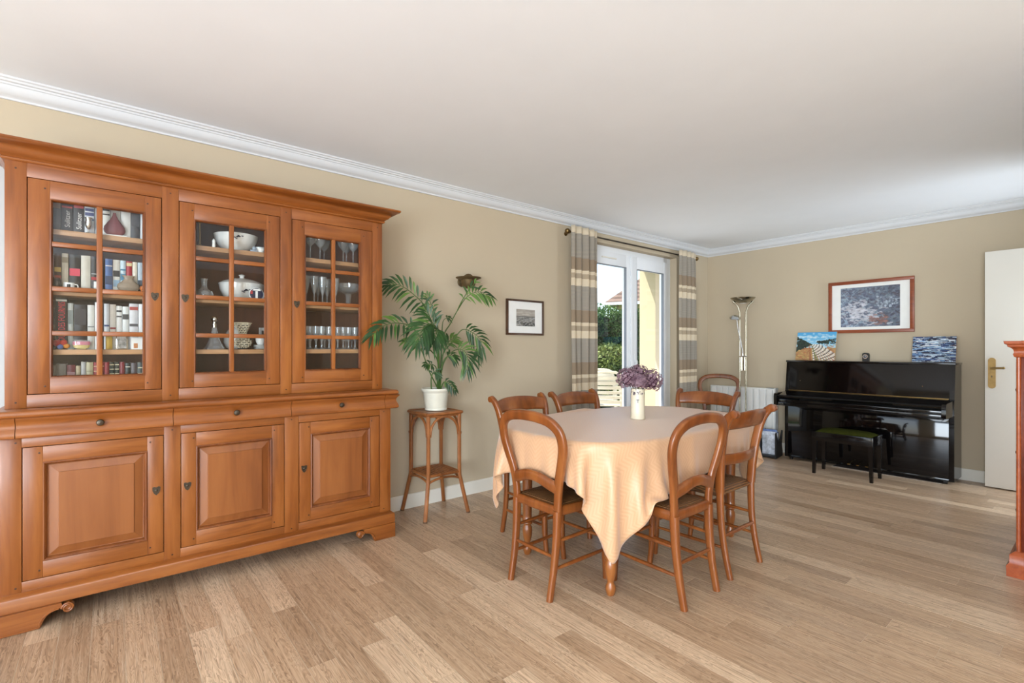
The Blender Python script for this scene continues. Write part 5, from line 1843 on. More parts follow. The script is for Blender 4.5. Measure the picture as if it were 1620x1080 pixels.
def balloon_chair(name, label):
    t = thing(name, label, 'chair', group=None)
    for s in (-1, 1):
        l = B()
        pts = spline([(s * 0.145, -0.238, 0), (s * 0.146, -0.212, 0.14), (s * 0.149, -0.196, 0.28), (s * 0.151, -0.190, 0.42)], 5)
        m = len(pts)
        l.ribbon(pts, [0.030 + 0.010 * i / (m - 1) for i in range(m)], [0.026 + 0.010 * i / (m - 1) for i in range(m)], (0, 1, 0), n=16, p=5)
        make('leg', l, w_ch, t, 60)
    half = [(0.151, -0.190, 0.42), (0.156, -0.192, 0.49), (0.170, -0.199, 0.57), (0.200, -0.212, 0.66), (0.219, -0.224, 0.74), (0.206, -0.237, 0.808), (0.150, -0.247, 0.850), (0.07, -0.251, 0.865), (0, -0.252, 0.868)]
    pts = half + [(-x, y, z) for x, y, z in reversed(half[:-1])]
    h = B()
    pp = spline(pts, 6)
    m = len(pp)
    h.ribbon(pp, 0.026, [0.038 + 0.014 * math.sin(PI * i / (m - 1)) for i in range(m)], (0, 1, 0.15), n=20, p=5.5)
    make('back_hoop', h, w_ch, t, 60)
    r_ = B()
    pp = spline([(-0.160, -0.197, 0.530), (-0.115, -0.204, 0.540), (-0.05, -0.213, 0.561), (0.0, -0.216, 0.566), (0.05, -0.213, 0.561), (0.115, -0.204, 0.540), (0.160, -0.197, 0.530)], 5)
    r_.ribbon(pp, [0.050 + 0.012 * abs(2 * i / (len(pp) - 1) - 1) for i in range(len(pp))], 0.022, (0, 0, 1))
    make('back_rail', r_, w_ch, t, 60)
    # seat frame
    for (a, c_, w_) in (((-0.150, -0.190), (0.150, -0.190), 0.026), ((-0.160, 0.148), (0.160, 0.148), 0.024), ((-0.152, -0.186), (-0.162, 0.148), 0.024), ((0.152, -0.186), (0.162, 0.148), 0.024)):
        f = B()
        a, c_ = Vector((a[0], a[1], 0.418)), Vector((c_[0], c_[1], 0.418))
        out_ = Vector((0, 0, 0))
        mid = (a + c_) / 2
        bow = mid.normalized() * 0.004
        bow.z = 0
        f.ribbon(spline([a, mid + bow, c_], 5), 0.048, w_, (0, 0, 1))
        make('seat_rail', f, w_ch, t, 60)
    rush_seat(t, 0.312, 0.290, -0.185, 0.146, 0.446, 0.016, 0.012)
    front_legs(t, 0.157, 0.146, 0.42)
    stretcher(t, (-0.147, -0.205, 0.20), (0.147, -0.205, 0.20))
    for s in (-1, 1):
        stretcher(t, (s * 0.146, -0.212, 0.145), (s * 0.157, 0.146, 0.155))
        stretcher(t, (s * 0.149, -0.198, 0.275), (s * 0.157, 0.146, 0.285))
    stretcher(t, (-0.157, 0.146, 0.215), (0.157, 0.146, 0.215))
    stretcher(t, (-0.157, 0.146, 0.305), (0.157, 0.146, 0.305))
    return t

def scroll_chair(name, label):
    t = thing(name, label, 'chair')
    for s in (-1, 1):
        l = B()
        pts = spline([(s * 0.168, -0.240, 0), (s * 0.168, -0.210, 0.14), (s * 0.170, -0.192, 0.28), (s * 0.174, -0.186, 0.44)], 5)
        m = len(pts)
        l.ribbon(pts, [0.028 + 0.010 * i / (m - 1) for i in range(m)], 0.026, (0, 1, 0))
        make('leg', l, w_ch, t, 60)
        p = B()
        pts = spline([(s * 0.174, -0.186, 0.44), (s * 0.182, -0.192, 0.56), (s * 0.194, -0.206, 0.68), (s * 0.206, -0.226, 0.78), (s * 0.213, -0.250, 0.835), (s * 0.217, -0.276, 0.862), (s * 0.218, -0.292, 0.868)], 5)
        m = len(pts)
        p.ribbon(pts, [0.044] * (m - 8) + [0.040] * 8, [0.029] * (m - 8) + [0.031] * 8, (0, 1, 0), n=16, p=5)
        p.lathe([(0.006, -0.018), (0.019, -0.0165), (0.021, 0.0), (0.019, 0.0165), (0.006, 0.018)], 16, (s * 0.218, -0.290, 0.864), 'x')
        make('back_post', p, w_ch, t, 60)
    r_ = B()
    pp = spline([(-0.203, -0.238, 0.812), (-0.12, -0.266, 0.822), (0, -0.277, 0.826), (0.12, -0.266, 0.822), (0.203, -0.238, 0.812)], 6)
    m = len(pp)
    r_.ribbon(pp, [0.078 + 0.022 * math.sin(PI * i / (m - 1)) for i in range(m)], 0.022, (0, -0.35, 1), n=16, p=3.5)
    make('top_rail', r_, w_ch, t, 60)
    r_ = B()
    pp = spline([(-0.186, -0.198, 0.614), (-0.1, -0.222, 0.614), (0, -0.232, 0.614), (0.1, -0.222, 0.614), (0.186, -0.198, 0.614)], 6)
    r_.ribbon(pp, 0.060, 0.016, (0, -0.12, 1), p=4)
    make('back_slat', r_, w_ch, t, 60)
    rush_seat(t, 0.430, 0.350, -0.190, 0.215, 0.456, 0.045, 0.008)
    front_legs(t, 0.190, 0.190, 0.425)
    stretcher(t, (-0.168, -0.204, 0.215), (0.168, -0.204, 0.215), 0.010)
    for s in (-1, 1):
        stretcher(t, (s * 0.168, -0.210, 0.155), (s * 0.190, 0.19, 0.160))
        stretcher(t, (s * 0.169, -0.196, 0.270), (s * 0.190, 0.19, 0.275))
    stretcher(t, (-0.190, 0.19, 0.20), (0.190, 0.19, 0.20))
    stretcher(t, (-0.190, 0.19, 0.30), (0.190, 0.19, 0.30))
    return t

bch = balloon_chair('balloon_back_chair', 'cherry balloon-back chair with rush seat at the rounded table end nearest the dresser')
bch.location = (1.522, 1.842, 0)
dup(bch, (1.876, 2.170, 0), R(90), 'cherry balloon-back chair tucked in beside the scroll-topped chair on the open side')
dup(bch, (0.400, 5.48, 0), R(180 + 18), 'cherry balloon-back chair standing alone before the white radiator')
sch = scroll_chair('scroll_top_chair', 'cherry scroll-topped chair with rush seat next to a balloon-back on the open side')
sch.location = (1.858, 2.650, 0)
sch.rotation_euler = (0, 0, R(90))
dup(sch, (1.062, 2.150, 0), R(-90), 'cherry scroll-topped chair on the wall side of the table, nearer the palm')
dup(sch, (1.062, 2.690, 0), R(-90), 'cherry scroll-topped chair on the wall side of the table, before the striped curtain')
dup(sch, (1.437, 3.222, 0), R(180 + 7), 'cherry scroll-topped chair at the table end facing the piano corner')

# ================================================================== VASE OF HYDRANGEAS
VZ = TZ + 0.0080
VA = thing('enamel_vase', 'tall cream enamel jug vase with chipped rim on the tablecloth', 'vase', (1.462, 2.562, VZ))
b_ = B(); b_.lathe([(0.044, 0), (0.046, 0.003), (0.046, 0.010), (0.043, 0.014), (0.0425, 0.10), (0.042, 0.165), (0.0425, 0.178), (0.0415, 0.19), (0.039, 0.19), (0.038, 0.16), (0.038, 0.01)], 28)
vm = NT('chipped_enamel')
sepv = vm.n('SeparateXYZ'); tcv = vm.n('TexCoord'); vm.l(tcv.outputs['Object'], sepv.inputs[0])
rimf = vm.math('MULTIPLY', vm.math('GREATER_THAN', sepv.outputs[2], 0.150), vm.math('GREATER_THAN', vm.noise(vm.coords(), 85, 3), 0.56))
mxv = vm.n('MixRGB'); vm.l(rimf, mxv.inputs[0]); mxv.inputs[1].default_value = lin((226, 216, 192)); mxv.inputs[2].default_value = lin((92, 84, 92))
vm.l(mxv.outputs[0], vm.bsdf.inputs['Base Color']); vm.set(rough=0.35)
make('jug_body', b_, vm.m, VA, 50)
b_ = B()
dv_ = Vector((3.35 - 1.462, -2.562, 0)).normalized()
ang = math.atan2(dv_.y, dv_.x)
b_.box(0.0424, 0.0436, -0.009, 0.009, 0.121, 0.125); b_.box(0.0424, 0.0436, -0.002, 0.002, 0.103, 0.123)
o = make('mark', b_, plain('blue_grey_mark', (70, 74, 92), 0.5), VA, 0)
o.rotation_euler = (0, 0, ang)

def hydrangea(label, top, rad, stem_top, seed, sq=0.82):
    base = (1.462, 2.562, VZ)
    t = thing('hydrangea', label, 'flower', base, 0, None)
    r = random.Random(seed)
    c_ = Vector(top)
    s = B()
    s.tube(spline([(c_.x * 0.02, c_.y * 0.02, 0.012), (c_.x * 0.15, c_.y * 0.15, 0.13), (c_.x * 0.45, c_.y * 0.45, 0.19), (c_.x * 0.8, c_.y * 0.8, c_.z - rad * 0.4)], 5), 0.0028, 6)
    make('stem', s, plain('brown_stem', (96, 84, 52), 0.7), t, 60)
    core = B()
    core.lathe([(0.05 * rad, -0.6 * rad), (0.45 * rad, -0.5 * rad), (0.62 * rad, 0), (0.45 * rad, 0.5 * rad), (0.02 * rad, 0.62 * rad)], 12, c_)
    make('flower_core', core, plain('dark_mauve', (84, 50, 66), 0.9, 0.3, 60), t, 60)
    n = 120
    bl = B()
    for k in range(n):
        zz = 1 - 2 * (k + 0.5) / n
        if zz < -0.75:
            continue
        a = k * 2.39996
        q = math.sqrt(1 - zz * zz)
        nn_ = Vector((q * math.cos(a), q * math.sin(a), zz * sq))
        p = c_ + nn_ * rad * r.uniform(0.86, 1.06)
        nn_ = (nn_.normalized() + Vector((r.gauss(0, 0.2), r.gauss(0, 0.2), r.gauss(0, 0.2)))).normalized()
        u = nn_.cross(Vector((r.gauss(0, 1), r.gauss(0, 1), r.gauss(0, 1)))).normalized()
        v = nn_.cross(u)
        sz = r.uniform(0.010, 0.0145)
        for j in range(4):
            a2 = PI / 2 * j
            d = u * math.cos(a2) + v * math.sin(a2)
            e_ = v * math.cos(a2) - u * math.sin(a2)
            bl.face([p, p + d * sz * 0.6 - e_ * sz * 0.5 + nn_ * 0.002, p + d * sz * 1.1 + nn_ * r.uniform(0, 0.005), p + d * sz * 0.6 + e_ * sz * 0.5 + nn_ * 0.002])
    make('petals', bl, petal_m, t, 0)
    return t
rtv = Vector((0.632, 0.775, 0))
fwv = Vector((-0.775, 0.632, 0))
def hp_(a, b_, z): return tuple(rtv * a + fwv * b_) [:2] + (z,)
hydrangea('dried mauve hydrangea head on the dresser side of the vase', hp_(-0.060, -0.01, 0.255), 0.072, 0, 1, 0.95)
hydrangea('dried mauve hydrangea head drooping on the lamp side of the vase', hp_(0.088, 0.02, 0.236), 0.072, 0, 2, 1.0)
hydrangea('dried mauve hydrangea head highest in the middle of the vase', hp_(0.008, 0.03, 0.278), 0.070, 0, 3)
hydrangea('dried mauve hydrangea head low at the front of the vase', hp_(-0.004, -0.05, 0.240), 0.052, 0, 4)

# ================================================================== RADIATOR, FLOOR LAMP, MAGAZINE RACK
RA = thing('radiator', 'white ribbed wall radiator in the corner behind the lamp', 'radiator', (0.485, YB, 0))
b_ = B(); b_.box(-0.395, 0.395, -0.10, -0.055, 0.258, 0.735, 0.006)
make('body', b_, rad_m, RA)
for k in range(10):
    u = -0.395 + 0.02 + k * 0.0755
    b_ = B(); b_.box(u, u + 0.066, -0.118, -0.0995, 0.268, 0.725, 0.008, 3)
    make('rib', b_, rad_m, RA)
b_ = B(); b_.box(0.395, 0.408, -0.115, -0.04, 0.252, 0.742, 0.004)
make('end_cap', b_, plain('grey_white_plastic', (206, 208, 208), 0.4), RA)
for s in (-0.25, 0.25):
    b_ = B(); b_.box(s - 0.02, s + 0.02, -0.056, -0.0005, 0.35, 0.65)
    make('wall_bracket', b_, rad_m, RA)
b_ = B(); b_.box(0.30, 0.37, -0.110, -0.06, 0.735, 0.741, 0.001)
make('control_panel', b_, plain('grey_panel', (150, 152, 154), 0.4), RA)

LM = thing('floor_lamp', 'tall nickel floor lamp with two poles, uplighter bowl and reading arm', 'floor lamp', (0.62, 5.70, 0))
b_ = B(); b_.lathe([(0.125, 0.0), (0.128, 0.006), (0.125, 0.016), (0.05, 0.024), (0.001, 0.026)], 28)
make('base', b_, steel_m, LM)
ang = 0.886
lr = Vector((math.cos(ang) * 0.86, math.sin(ang) * 0.55, 0)).normalized()
for s in (-1, 1):
    b_ = B()
    u = lr * s
    pts = spline([u * 0.033 + Vector((0, 0, 0.02)), u * 0.033 + Vector((0, 0, 0.8)), u * 0.033 + Vector((0, 0, 1.55)), u * 0.036 + Vector((0, 0, 1.62)), u * 0.055 + Vector((0, 0, 1.69)), u * 0.098 + Vector((0, 0, 1.742))], 6)
    b_.tube(pts, 0.008, 10)
    make('pole', b_, steel_m, LM, 60)
    b_ = B(); b_.tube([u * 0.090 + Vector((0, 0, 1.730)), u * 0.108 + Vector((0, 0, 1.752))], 0.012, 10)
    make('pole_joint', b_, steel_m, LM, 50)
b_ = B(); b_.lathe([(0.030, 1.727), (0.045, 1.729), (0.085, 1.745), (0.118, 1.768), (0.134, 1.786), (0.136, 1.790), (0.132, 1.790), (0.11, 1.768), (0.04, 1.735)], 32)
make('bowl_shade', b_, steel_m, LM, 50)
b_ = B(); b_.lathe([(0.026, 1.722), (0.040, 1.728), (0.026, 1.732)], 20)
make('glass_disc', b_, white_cer, LM)
b_ = B()
b_.ribbon([lr * -0.042 + Vector((0, 0, 1.108)), lr * 0.042 + Vector((0, 0, 1.108))], 0.014, 0.026, (0, 0, 1))
make('cross_bar', b_, chrome_m, LM, 50)
b_ = B()
b_.ribbon([Vector((0, 0, 0.945)), Vector((0, 0, 1.10))], 0.052, 0.014, tuple(lr))
sw = make('switch_plate', b_, steel_m, LM, 50)
fdir = Vector((lr.y, -lr.x, 0))
b_ = B(); b_.tube([fdir * 0.006 + Vector((0, 0, 1.045)), fdir * 0.020 + Vector((0, 0, 1.045))], 0.009, 12)
make('dimmer_knob', b_, chrome_m, sw, 50)
b_ = B(); b_.tube(spline([Vector((0, 0, 1.11)), Vector((0, 0, 1.16)) - lr * 0.004, Vector((0, 0, 1.25)) - lr * 0.020 + fdir * 0.01, Vector((0, 0, 1.40)) - lr * 0.055 + fdir * 0.03, Vector((0, 0, 1.535)) - lr * 0.078 + fdir * 0.05], 6), 0.006, 8)
make('reading_arm', b_, chrome_m, LM, 60)
hc_ = Vector((0, 0, 1.555)) - lr * 0.098 + fdir * 0.06
b_ = B(); b_.lathe([(0.012, 0.030), (0.036, 0.022), (0.060, 0.0), (0.058, -0.008), (0.035, -0.012), (0.001, -0.012)], 24)
bmesh.ops.transform(b_.bm, matrix=Matrix.Translation(hc_) @ Matrix.Rotation(R(24), 4, lr), verts=b_.bm.verts)
make('reading_head', b_, chrome_m, LM, 50)

MR = thing('magazine_rack', 'black magazine rack holding papers between radiator and piano', 'magazine rack', (0.93, 5.70, 0), 0.15)
for s in (-1, 1):
    b_ = B()
    poly = [(-0.14, 0.0), (0.13, 0.0), (0.135, 0.05), (0.10, 0.12), (0.135, 0.27), (0.12, 0.285), (0.05, 0.20), (-0.05, 0.18), (-0.12, 0.285), (-0.14, 0.27)]
    b_.prism(poly, 'yz', s * 0.085 - 0.006, s * 0.085 + 0.006)
    make('side_panel', b_, black_m, MR, 0)
b_ = B(); b_.box(-0.079, 0.079, -0.13, 0.125, 0.01, 0.03)
make('bottom_board', b_, black_m, MR)
for k, (c_, h_, dy) in enumerate([((200, 206, 216), 0.25, -0.05), ((96, 120, 170), 0.27, -0.02), ((226, 226, 224), 0.23, 0.02), ((60, 70, 96), 0.24, 0.05)]):
    b_ = B(); b_.box(-0.07, 0.07, dy - 0.010, dy + 0.010, 0.0, h_, 0.002)
    o = single('magazine', b_, plain('magazine_%d' % k, c_, 0.4, 0.4, 26), ['pale grey magazine in the black rack', 'blue magazine in the black rack', 'white folded newspaper in the black rack', 'dark navy magazine in the black rack'][k], 'magazine', (0.93, 5.70, 0.0305), 0.15)

# ================================================================== PIANO
PN = thing('upright_piano', 'glossy black upright piano with closed fallboard against back wall', 'piano', (1.775, 5.85, 0))
PO = PN.location
def pp_(name, b_, mat, parent=PN, smooth=30):
    return make(name, b_, mat, parent, smooth, off=PO)
PX0, PX1, PF, PBk = 1.080, 2.472, 5.70, 6.020
for x0, x1 in ((PX0, PX0 + 0.034), (PX1 - 0.034, PX1)):
    b_ = B()
    b_.prism([(PF, 0.028), (PBk, 0.028), (PBk, 1.052), (PF + 0.055, 1.052), (PF + 0.012, 0.745), (PF, 0.735)], 'yz', x0, x1)
    pp_('side_panel', b_, lac_m)
b_ = B(); b_.box(PX0 + 0.034, PX1 - 0.034, PBk - 0.02, PBk, 0.06, 1.05)
pp_('back_board', b_, black_m)
b_ = B(); b_.box(PX0 - 0.006, PX1 + 0.006, PF + 0.042, PBk + 0.002, 1.0525, 1.070, 0.004)
pp_('top_lid', b_, lac_m)
b_ = B()
b_.prism([(PF + 0.020, 0.755), (PF + 0.058, 1.052), (PF + 0.078, 1.052), (PF + 0.040, 0.755)], 'yz', PX0 + 0.0345, PX1 - 0.0345)
up = pp_('upper_panel', b_, lac_m)
for xx, mm in ((1.225, silver_m), (2.25, gold_m)):
    b_ = B(); b_.lathe([(0.004, 0), (0.003, -0.004)], 8, (xx, PF + 0.0295, 0.855), 'y')
    pp_('lock_stud', b_, mm, up)
b_ = B(); b_.box(PX0 + 0.0345, PX1 - 0.0345, PF - 0.004, PF + 0.016, 0.05, 0.600, 0.002)
pp_('lower_panel', b_, lac_m)
b_ = B(); b_.box(PX0 + 0.0345, PX1 - 0.0345, PF - 0.006, PF + 0.02, 0.028, 0.0495, 0.002)
pp_('toe_rail', b_, lac_m)
KB = 5.405
b_ = B(); b_.box(PX0 + 0.032, PX1 + 0.022 - 0.06, KB + 0.012, PF - 0.006, 0.605, 0.640, 0.004)
pp_('key_bed', b_, lac_m)
b_ = B(); b_.box(PX0 + 0.034, PX1 - 0.034, KB + 0.022, KB + 0.045, 0.640, 0.672, 0.004)
pp_('key_slip', b_, lac_m)
for x0, x1 in ((PX0 + 0.006, PX0 + 0.036), (PX1 - 0.036, PX1 - 0.006)):
    b_ = B()
    poly = [(KB, 0.608)]
    poly += [(KB + 0.0, 0.70), (KB + 0.008, 0.722), (KB + 0.028, 0.732), (PF - 0.001, 0.738), (PF - 0.001, 0.605), (KB + 0.006, 0.605)]
    b_.prism(poly, 'yz', x0, x1)
    pp_('key_block', b_, lac_m)
b_ = B()
poly = [(KB + 0.018, 0.690), (KB + 0.010, 0.704), (KB + 0.016, 0.716), (PF - 0.09, 0.742), (PF + 0.018, 0.750), (PF + 0.018, 0.735), (PF - 0.09, 0.725), (KB + 0.04, 0.698)]
b_.prism(poly, 'yz', PX0 + 0.0365, PX1 - 0.0365)
pp_('fallboard', b_, lac_m)
b_ = B(); b_.box(PX0 + 0.037, PX1 - 0.037, PF - 0.002, PF + 0.016, 0.7505, 0.7545)
pp_('hinge_strip', b_, gold_m)
for k, xx in enumerate((1.700, 1.775, 1.850)):
    b_ = B()
    b_.ribbon(spline([(xx, PF + 0.0, 0.072), (xx, PF - 0.045, 0.066), (xx, PF - 0.075, 0.060)], 4), 0.010, [0.016] * 4 + [0.024] * 5, (0, 0, 1))
    pp_('pedal', b_, gold_m)
for xx in (PX0 + 0.06, PX1 - 0.06):
    for yy in (PF + 0.02, PBk - 0.05):
        b_ = B(); b_.lathe([(0.018, xx - 0.012), (0.018, xx + 0.012)], 16, (0, yy, 0.0185), 'x'); b_.box(xx - 0.016, xx + 0.016, yy - 0.02, yy + 0.02, 0.022, 0.0278)
        pp_('caster', b_, black_m)
# little fringed mat under the piano
RG = thing('floor_mat', 'thin dark mat with pale fringe lying under the piano', 'mat', (1.9, 5.82, 0))
b_ = B(); b_.box(-0.36, 0.50, -0.125, 0.16, 0.0003, 0.004)
make('mat_body', b_, plain('dark_mat', (70, 56, 48), 0.95, 0.2, 60), RG, 0)
b_ = B()
rr = random.Random(8)
for k in range(110):
    u = -0.36 + 0.86 * k / 109
    b_.tube([(u, -0.124, 0.003), (u + rr.uniform(-0.004, 0.004), -0.14, 0.004), (u + rr.uniform(-0.008, 0.008), -0.158 + rr.uniform(-0.004, 0.004), 0.002)], 0.0014, 4)
o = make('fringe', b_, plain('pale_fringe', (206, 190, 170), 0.9), RG, 0)
o['kind'] = 'stuff'

BN = thing('piano_bench', 'low black piano bench with olive green velvet seat', 'bench', (1.757, 5.37, 0))
for sx in (-1, 1):
    for sy in (-1, 1):
        b_ = B(); b_.rings([[Vector((sx * 0.229 - sx * o_ + (q[0] * w_), sy * 0.122 - sy * o_ + q[1] * w_, z)) for q in ((-1, -1), (1, -1), (1, 1), (-1, 1))] for z, w_, o_ in ((0.0, 0.0125, -0.002), (0.31, 0.0185, 0.004), (0.385, 0.0185, 0.004))])
        make('leg', b_, bench_m, BN, 0)
b_ = B()
for (a0, a1, c0, c1) in ((-0.245, 0.245, -0.140, -0.122), (-0.245, 0.245, 0.122, 0.140), (-0.245, -0.227, -0.122, 0.122), (0.227, 0.245, -0.122, 0.122)):
    b_.box(a0, a1, c0, c1, 0.318, 0.402, 0.002)
make('frame', b_, bench_m, BN)
n = 14
b_ = B()
rw_ = []
for j in range(n + 1):
    row_ = []
    for i in range(n + 1):
        u, v = 2 * i / n - 1, 2 * j / n - 1
        zz = 0.395 + 0.040 * (1 - abs(u) ** 4) ** 0.6 * (1 - abs(v) ** 3) ** 0.6
        row_.append(b_.bm.verts.new((u * 0.236, v * 0.131, zz)))
    rw_.append(row_)
for j in range(n):
    for i in range(n):
        b_.bm.faces.new((rw_[j][i], rw_[j][i + 1], rw_[j + 1][i + 1], rw_[j + 1][i]))
rim = [rw_[0][i] for i in range(n)] + [rw_[j][n] for j in range(n)] + [rw_[n][n - i] for i in range(n)] + [rw_[n - j][0] for j in range(n)]
low = [b_.bm.verts.new((v.co.x, v.co.y, 0.385)) for v in rim]
for k in range(len(rim)):
    b_.bm.faces.new((rim[k], rim[(k + 1) % len(rim)], low[(k + 1) % len(rim)], low[k]))
b_.bm.faces.new(low)
make('cushion', b_, velvet_m, BN, 60)

# ------------------------------------------------------------------ pictures over and on the piano
BP = thing('framed_print', 'large wood-framed garden print in blues hanging over the piano', 'picture', (1.766, YB, 1.633))
frame_parts(BP, 'xz', -0.367, 0.367, -0.272, 0.272, -0.024, 0.023, 0.034, w_frame, -1)
b_ = B(); b_.box(-0.338, 0.338, -0.014, -0.001, -0.243, 0.243)
make('mat_board', b_, white_paper, BP, 0)
A = np.zeros((70, 90, 3)) + (96, 102, 122)
for k in range(900):
    x, yv = rp.uniform(0, 90), rp.uniform(0, 70)
    dk_ = 0.62 + 0.5 * (1 - x / 90) * (0.5 + yv / 140)
    c_ = np.array([(122, 138, 160), (150, 170, 190), (96, 100, 120), (124, 116, 128), (176, 198, 212)][rp.randint(5)]) * dk_
    dab(A, x, yv, rp.uniform(1, 5), rp.uniform(0.6, 2), c_, 0.6, rp.uniform(-1, 1))
for k in range(160):
    dab(A, rp.normal(30, 16), rp.normal(46, 9), rp.uniform(1.5, 6), rp.uniform(0.7, 2), np.array((214, 214, 222)) * rp.uniform(0.82, 1.05), 0.6, rp.uniform(-0.4, 0.4))
for k in range(60):
    dab(A, rp.uniform(45, 70), rp.normal(58, 4), rp.uniform(1, 5), rp.uniform(0.6, 1.6), np.array((150, 108, 100)) * rp.uniform(0.7, 1.1), 0.6)
for k in range(50):
    dab(A, rp.uniform(56, 88), rp.uniform(18, 36), rp.uniform(0.8, 2.5), rp.uniform(0.8, 2.5), np.array((186, 200, 214)) * rp.uniform(0.6, 1.1), 0.6)
raster_panel('print', np.clip(A, 0, 255), BP, attr_m, 'xz', -0.252, 0.255, -0.208, 0.201, -0.0146)

def canvas(name, label, loc, w_, h, arr, lean, rz):
    t = thing(name, label, 'painting', loc, 0)
    t.rotation_euler = (lean, 0, rz)
    b_ = B(); b_.box(-w_ / 2, w_ / 2, 0.0, 0.018, 0, h, 0.001)
    make('canvas', b_, plain('raw_canvas_edge', (196, 164, 120), 0.8), t, 0)
    raster_panel('painted_face', arr, t, paint_m, 'xz', -w_ / 2 + 0.001, w_ / 2 - 0.001, 0.001, h - 0.001, -0.0006)
    return t
# landscape with vineyard rows
A = np.zeros((72, 88, 3))
for j in range(72):
    A[j] = np.array((70, 158, 210)) * (1 - j / 40) + np.array((172, 212, 228)) * (j / 40) if j < 40 else (176, 132, 84)
for k in range(50):
    dab(A, rp.uniform(0, 88), rp.uniform(3, 26), rp.uniform(2, 8), rp.uniform(1, 2.5), (222, 232, 236), 0.5)
for k in range(260):
    x = rp.uniform(0, 88); yv = 30 + (42 * rp.random_sample())
    dab(A, x, max(yv, 31 + 0.22 * abs(34 - x) * (x < 34)), rp.uniform(1, 4), rp.uniform(0.6, 1.6), np.array([(190, 140, 84), (150, 104, 66), (206, 172, 110), (168, 150, 84), (176, 96, 64)][rp.randint(5)]) * rp.uniform(0.85, 1.1), 0.7)
for k in range(220):
    x = rp.uniform(0, 33)
    dab(A, x, rp.uniform(12 + x * 0.6, 49 - x * 0.55), 2.4, 2.0, np.array((38, 52, 40)) * rp.uniform(0.7, 1.2), 0.9)
for k in range(120):
    x = rp.uniform(46, 88)
    dab(A, x, rp.uniform(23 - (x - 46) * 0.1 - (3 if x > 72 else 0), 29), 2, 1.4, np.array((34, 50, 40)) * rp.uniform(0.7, 1.2), 0.9)
for j in range(31, 72):
    t_ = (j - 31) / 41
    for r_ in range(11):
        x = 36 + r_ * 5 * (0.35 + t_) + 6 * t_
        if x < 88:
            dab(A, x, j, 1.0 + 1.1 * t_, 0.7, (232, 226, 214) if (j // 2 + r_) % 3 else (64, 66, 72), 0.95)
    for x, c_ in ((30 + 4 * t_, (150, 84, 54)), (34 + 15 * t_, (104, 110, 54))):
        dab(A, x, j, 0.8 + 1.2 * t_, 0.7, c_, 0.8)
canvas('landscape_painting', 'unframed canvas of vineyard rows under blue sky leaning on piano', (1.300, 5.905, 1.0712), 0.385, 0.315, np.clip(A, 0, 255), R(-13), 0)
A = np.zeros((60, 84, 3)) + (60, 76, 116)
pal = [(18, 22, 40), (40, 62, 112), (108, 146, 186), (196, 214, 226), (226, 230, 232), (24, 30, 54), (70, 60, 76), (140, 166, 190)]
for k in range(620):
    dab(A, rp.uniform(-4, 88), rp.uniform(0, 60), rp.uniform(4, 13), rp.uniform(0.6, 1.3), np.array(pal[rp.randint(8)]) * rp.uniform(0.85, 1.1), 0.92, rp.normal(0, 0.03))
canvas('abstract_painting', 'unframed canvas of blue and white horizontal brush strokes leaning on piano', (2.288, 5.935, 1.0712), 0.318, 0.245, np.clip(A, 0, 255), R(-11), 0)
CK = thing('alarm_clock', 'small black desk clock with round silver face on the piano', 'clock', (1.782, 5.86, 1.0708))
b_ = B()
pts = [(-0.026, 0.0), (0.026, 0.0), (0.029, 0.06), (0.024, 0.078), (0.010, 0.085), (-0.012, 0.085), (-0.026, 0.078), (-0.029, 0.06)]
b_.prism(pts, 'xz', -0.018, 0.018)
make('case', b_, black_m, CK, 30)
b_ = B(); b_.lathe([(0.022, -0.018), (0.022, -0.021), (0.015, -0.021), (0.015, -0.018)], 20, (-0.002, 0, 0.048), 'y')
make('bezel', b_, silver_m, CK)
b_ = B(); b_.lathe([(0.0148, -0.0175), (0.0148, -0.0195)], 20, (-0.002, 0, 0.048), 'y')
make('face', b_, plain('dark_clock_face', (70, 74, 84), 0.3), CK)
b_ = B(); b_.box(-0.0025, -0.0005, -0.0203, -0.0196, 0.048, 0.059); b_.box(-0.002, 0.007, -0.0203, -0.0196, 0.0472, 0.049)
make('hand', b_, white_paper, CK, 0)

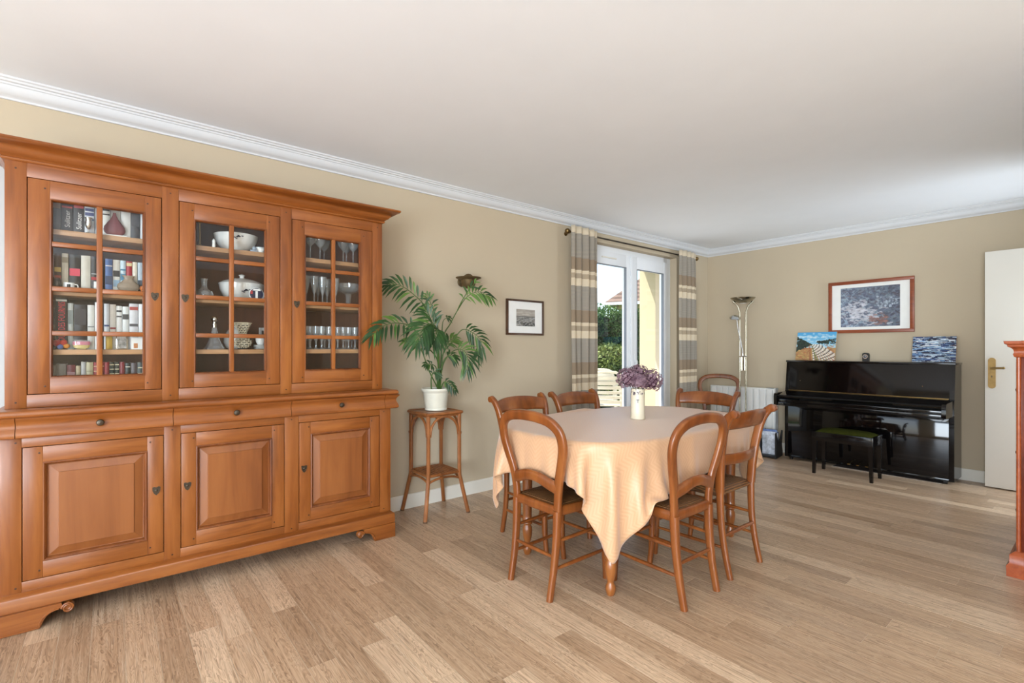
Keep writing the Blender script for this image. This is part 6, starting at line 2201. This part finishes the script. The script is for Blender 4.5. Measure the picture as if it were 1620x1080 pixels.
# ================================================================== MAHOGANY CABINET AT THE EDGE
MC = thing('mahogany_cabinet', 'red-brown mahogany cabinet with moulded top and plinth beside the white door', 'cabinet', (3.24, 4.15, 0))
MO_ = MC.location
def mp_(name, b_, mat, parent=MC, smooth=35):
    return make(name, b_, mat, parent, smooth, off=MO_)
CX0, CX1, CY0, CY1 = 3.030, 3.452, 3.690, 4.75
b_ = B(); b_.box(CX0 + 0.01, CX1, CY0 + 0.012, CY1 - 0.012, 0.12, 1.165, 0.002)
mp_('body', b_, w_mah)
b_ = B()
b_.sweep([(-0.02, 1.150), (0.004, 1.150), (0.010, 1.154), (0.014, 1.166), (0.010, 1.176), (0.012, 1.190), (0.020, 1.200), (0.032, 1.206), (0.034, 1.216), (0.044, 1.222), (0.046, 1.236), (-0.02, 1.236)], [(CX1, CY0), (CX0, CY0), (CX0, CY1), (CX1, CY1)], -1)
mp_('top_moulding', b_, w_mah_l)
b_ = B(); b_.box(CX0 + 0.015, CX1, CY0 + 0.015, CY1 - 0.015, 1.166, 1.238, 0.001)
mp_('top', b_, w_mah)
b_ = B()
b_.sweep([(-0.02, 0.0), (0.036, 0.0), (0.037, 0.055), (0.030, 0.064), (0.026, 0.070), (0.026, 0.112), (0.016, 0.122), (0.006, 0.130), (-0.02, 0.130)], [(CX1, CY0), (CX0, CY0), (CX0, CY1), (CX1, CY1)], -1)
mp_('plinth', b_, w_mah_l)
for (xx, yy) in ((CX0 + 0.006, CY0 + 0.01), (CX0 + 0.045, CY0 + 0.006)):
    b_ = B(); b_.lathe([(0.010, 0.13), (0.010, 1.152)], 12, (xx, yy, 0))
    mp_('corner_bead', b_, w_mah_l)
for z0, z1 in ((0.14, 0.44), (0.45, 0.78), (0.79, 1.14)):
    b_ = B(); b_.box(CX0 - 0.006, CX0 + 0.01, CY0 + 0.05, CY1 - 0.05, z0, z1, 0.003)
    o = mp_('drawer', b_, w_mah)
    for yy in (CY0 + 0.25, CY1 - 0.25):
        b_ = B(); b_.lathe([(0.006, -0.006), (0.006, -0.014), (0.013, -0.018), (0.014, -0.024), (0.002, -0.028)], 12, (CX0, yy, (z0 + z1) / 2), 'x')
        mp_('knob', b_, w_mah, o)

for o in bpy.data.objects:                # foliage, petals, sprig dots and pegs too small to pick apart singly
    if o.type == 'MESH' and o.parent and o.name.split('.')[0] in ('foliage', 'petals', 'blue_sprig', 'joint_peg'):
        o['kind'] = 'stuff'
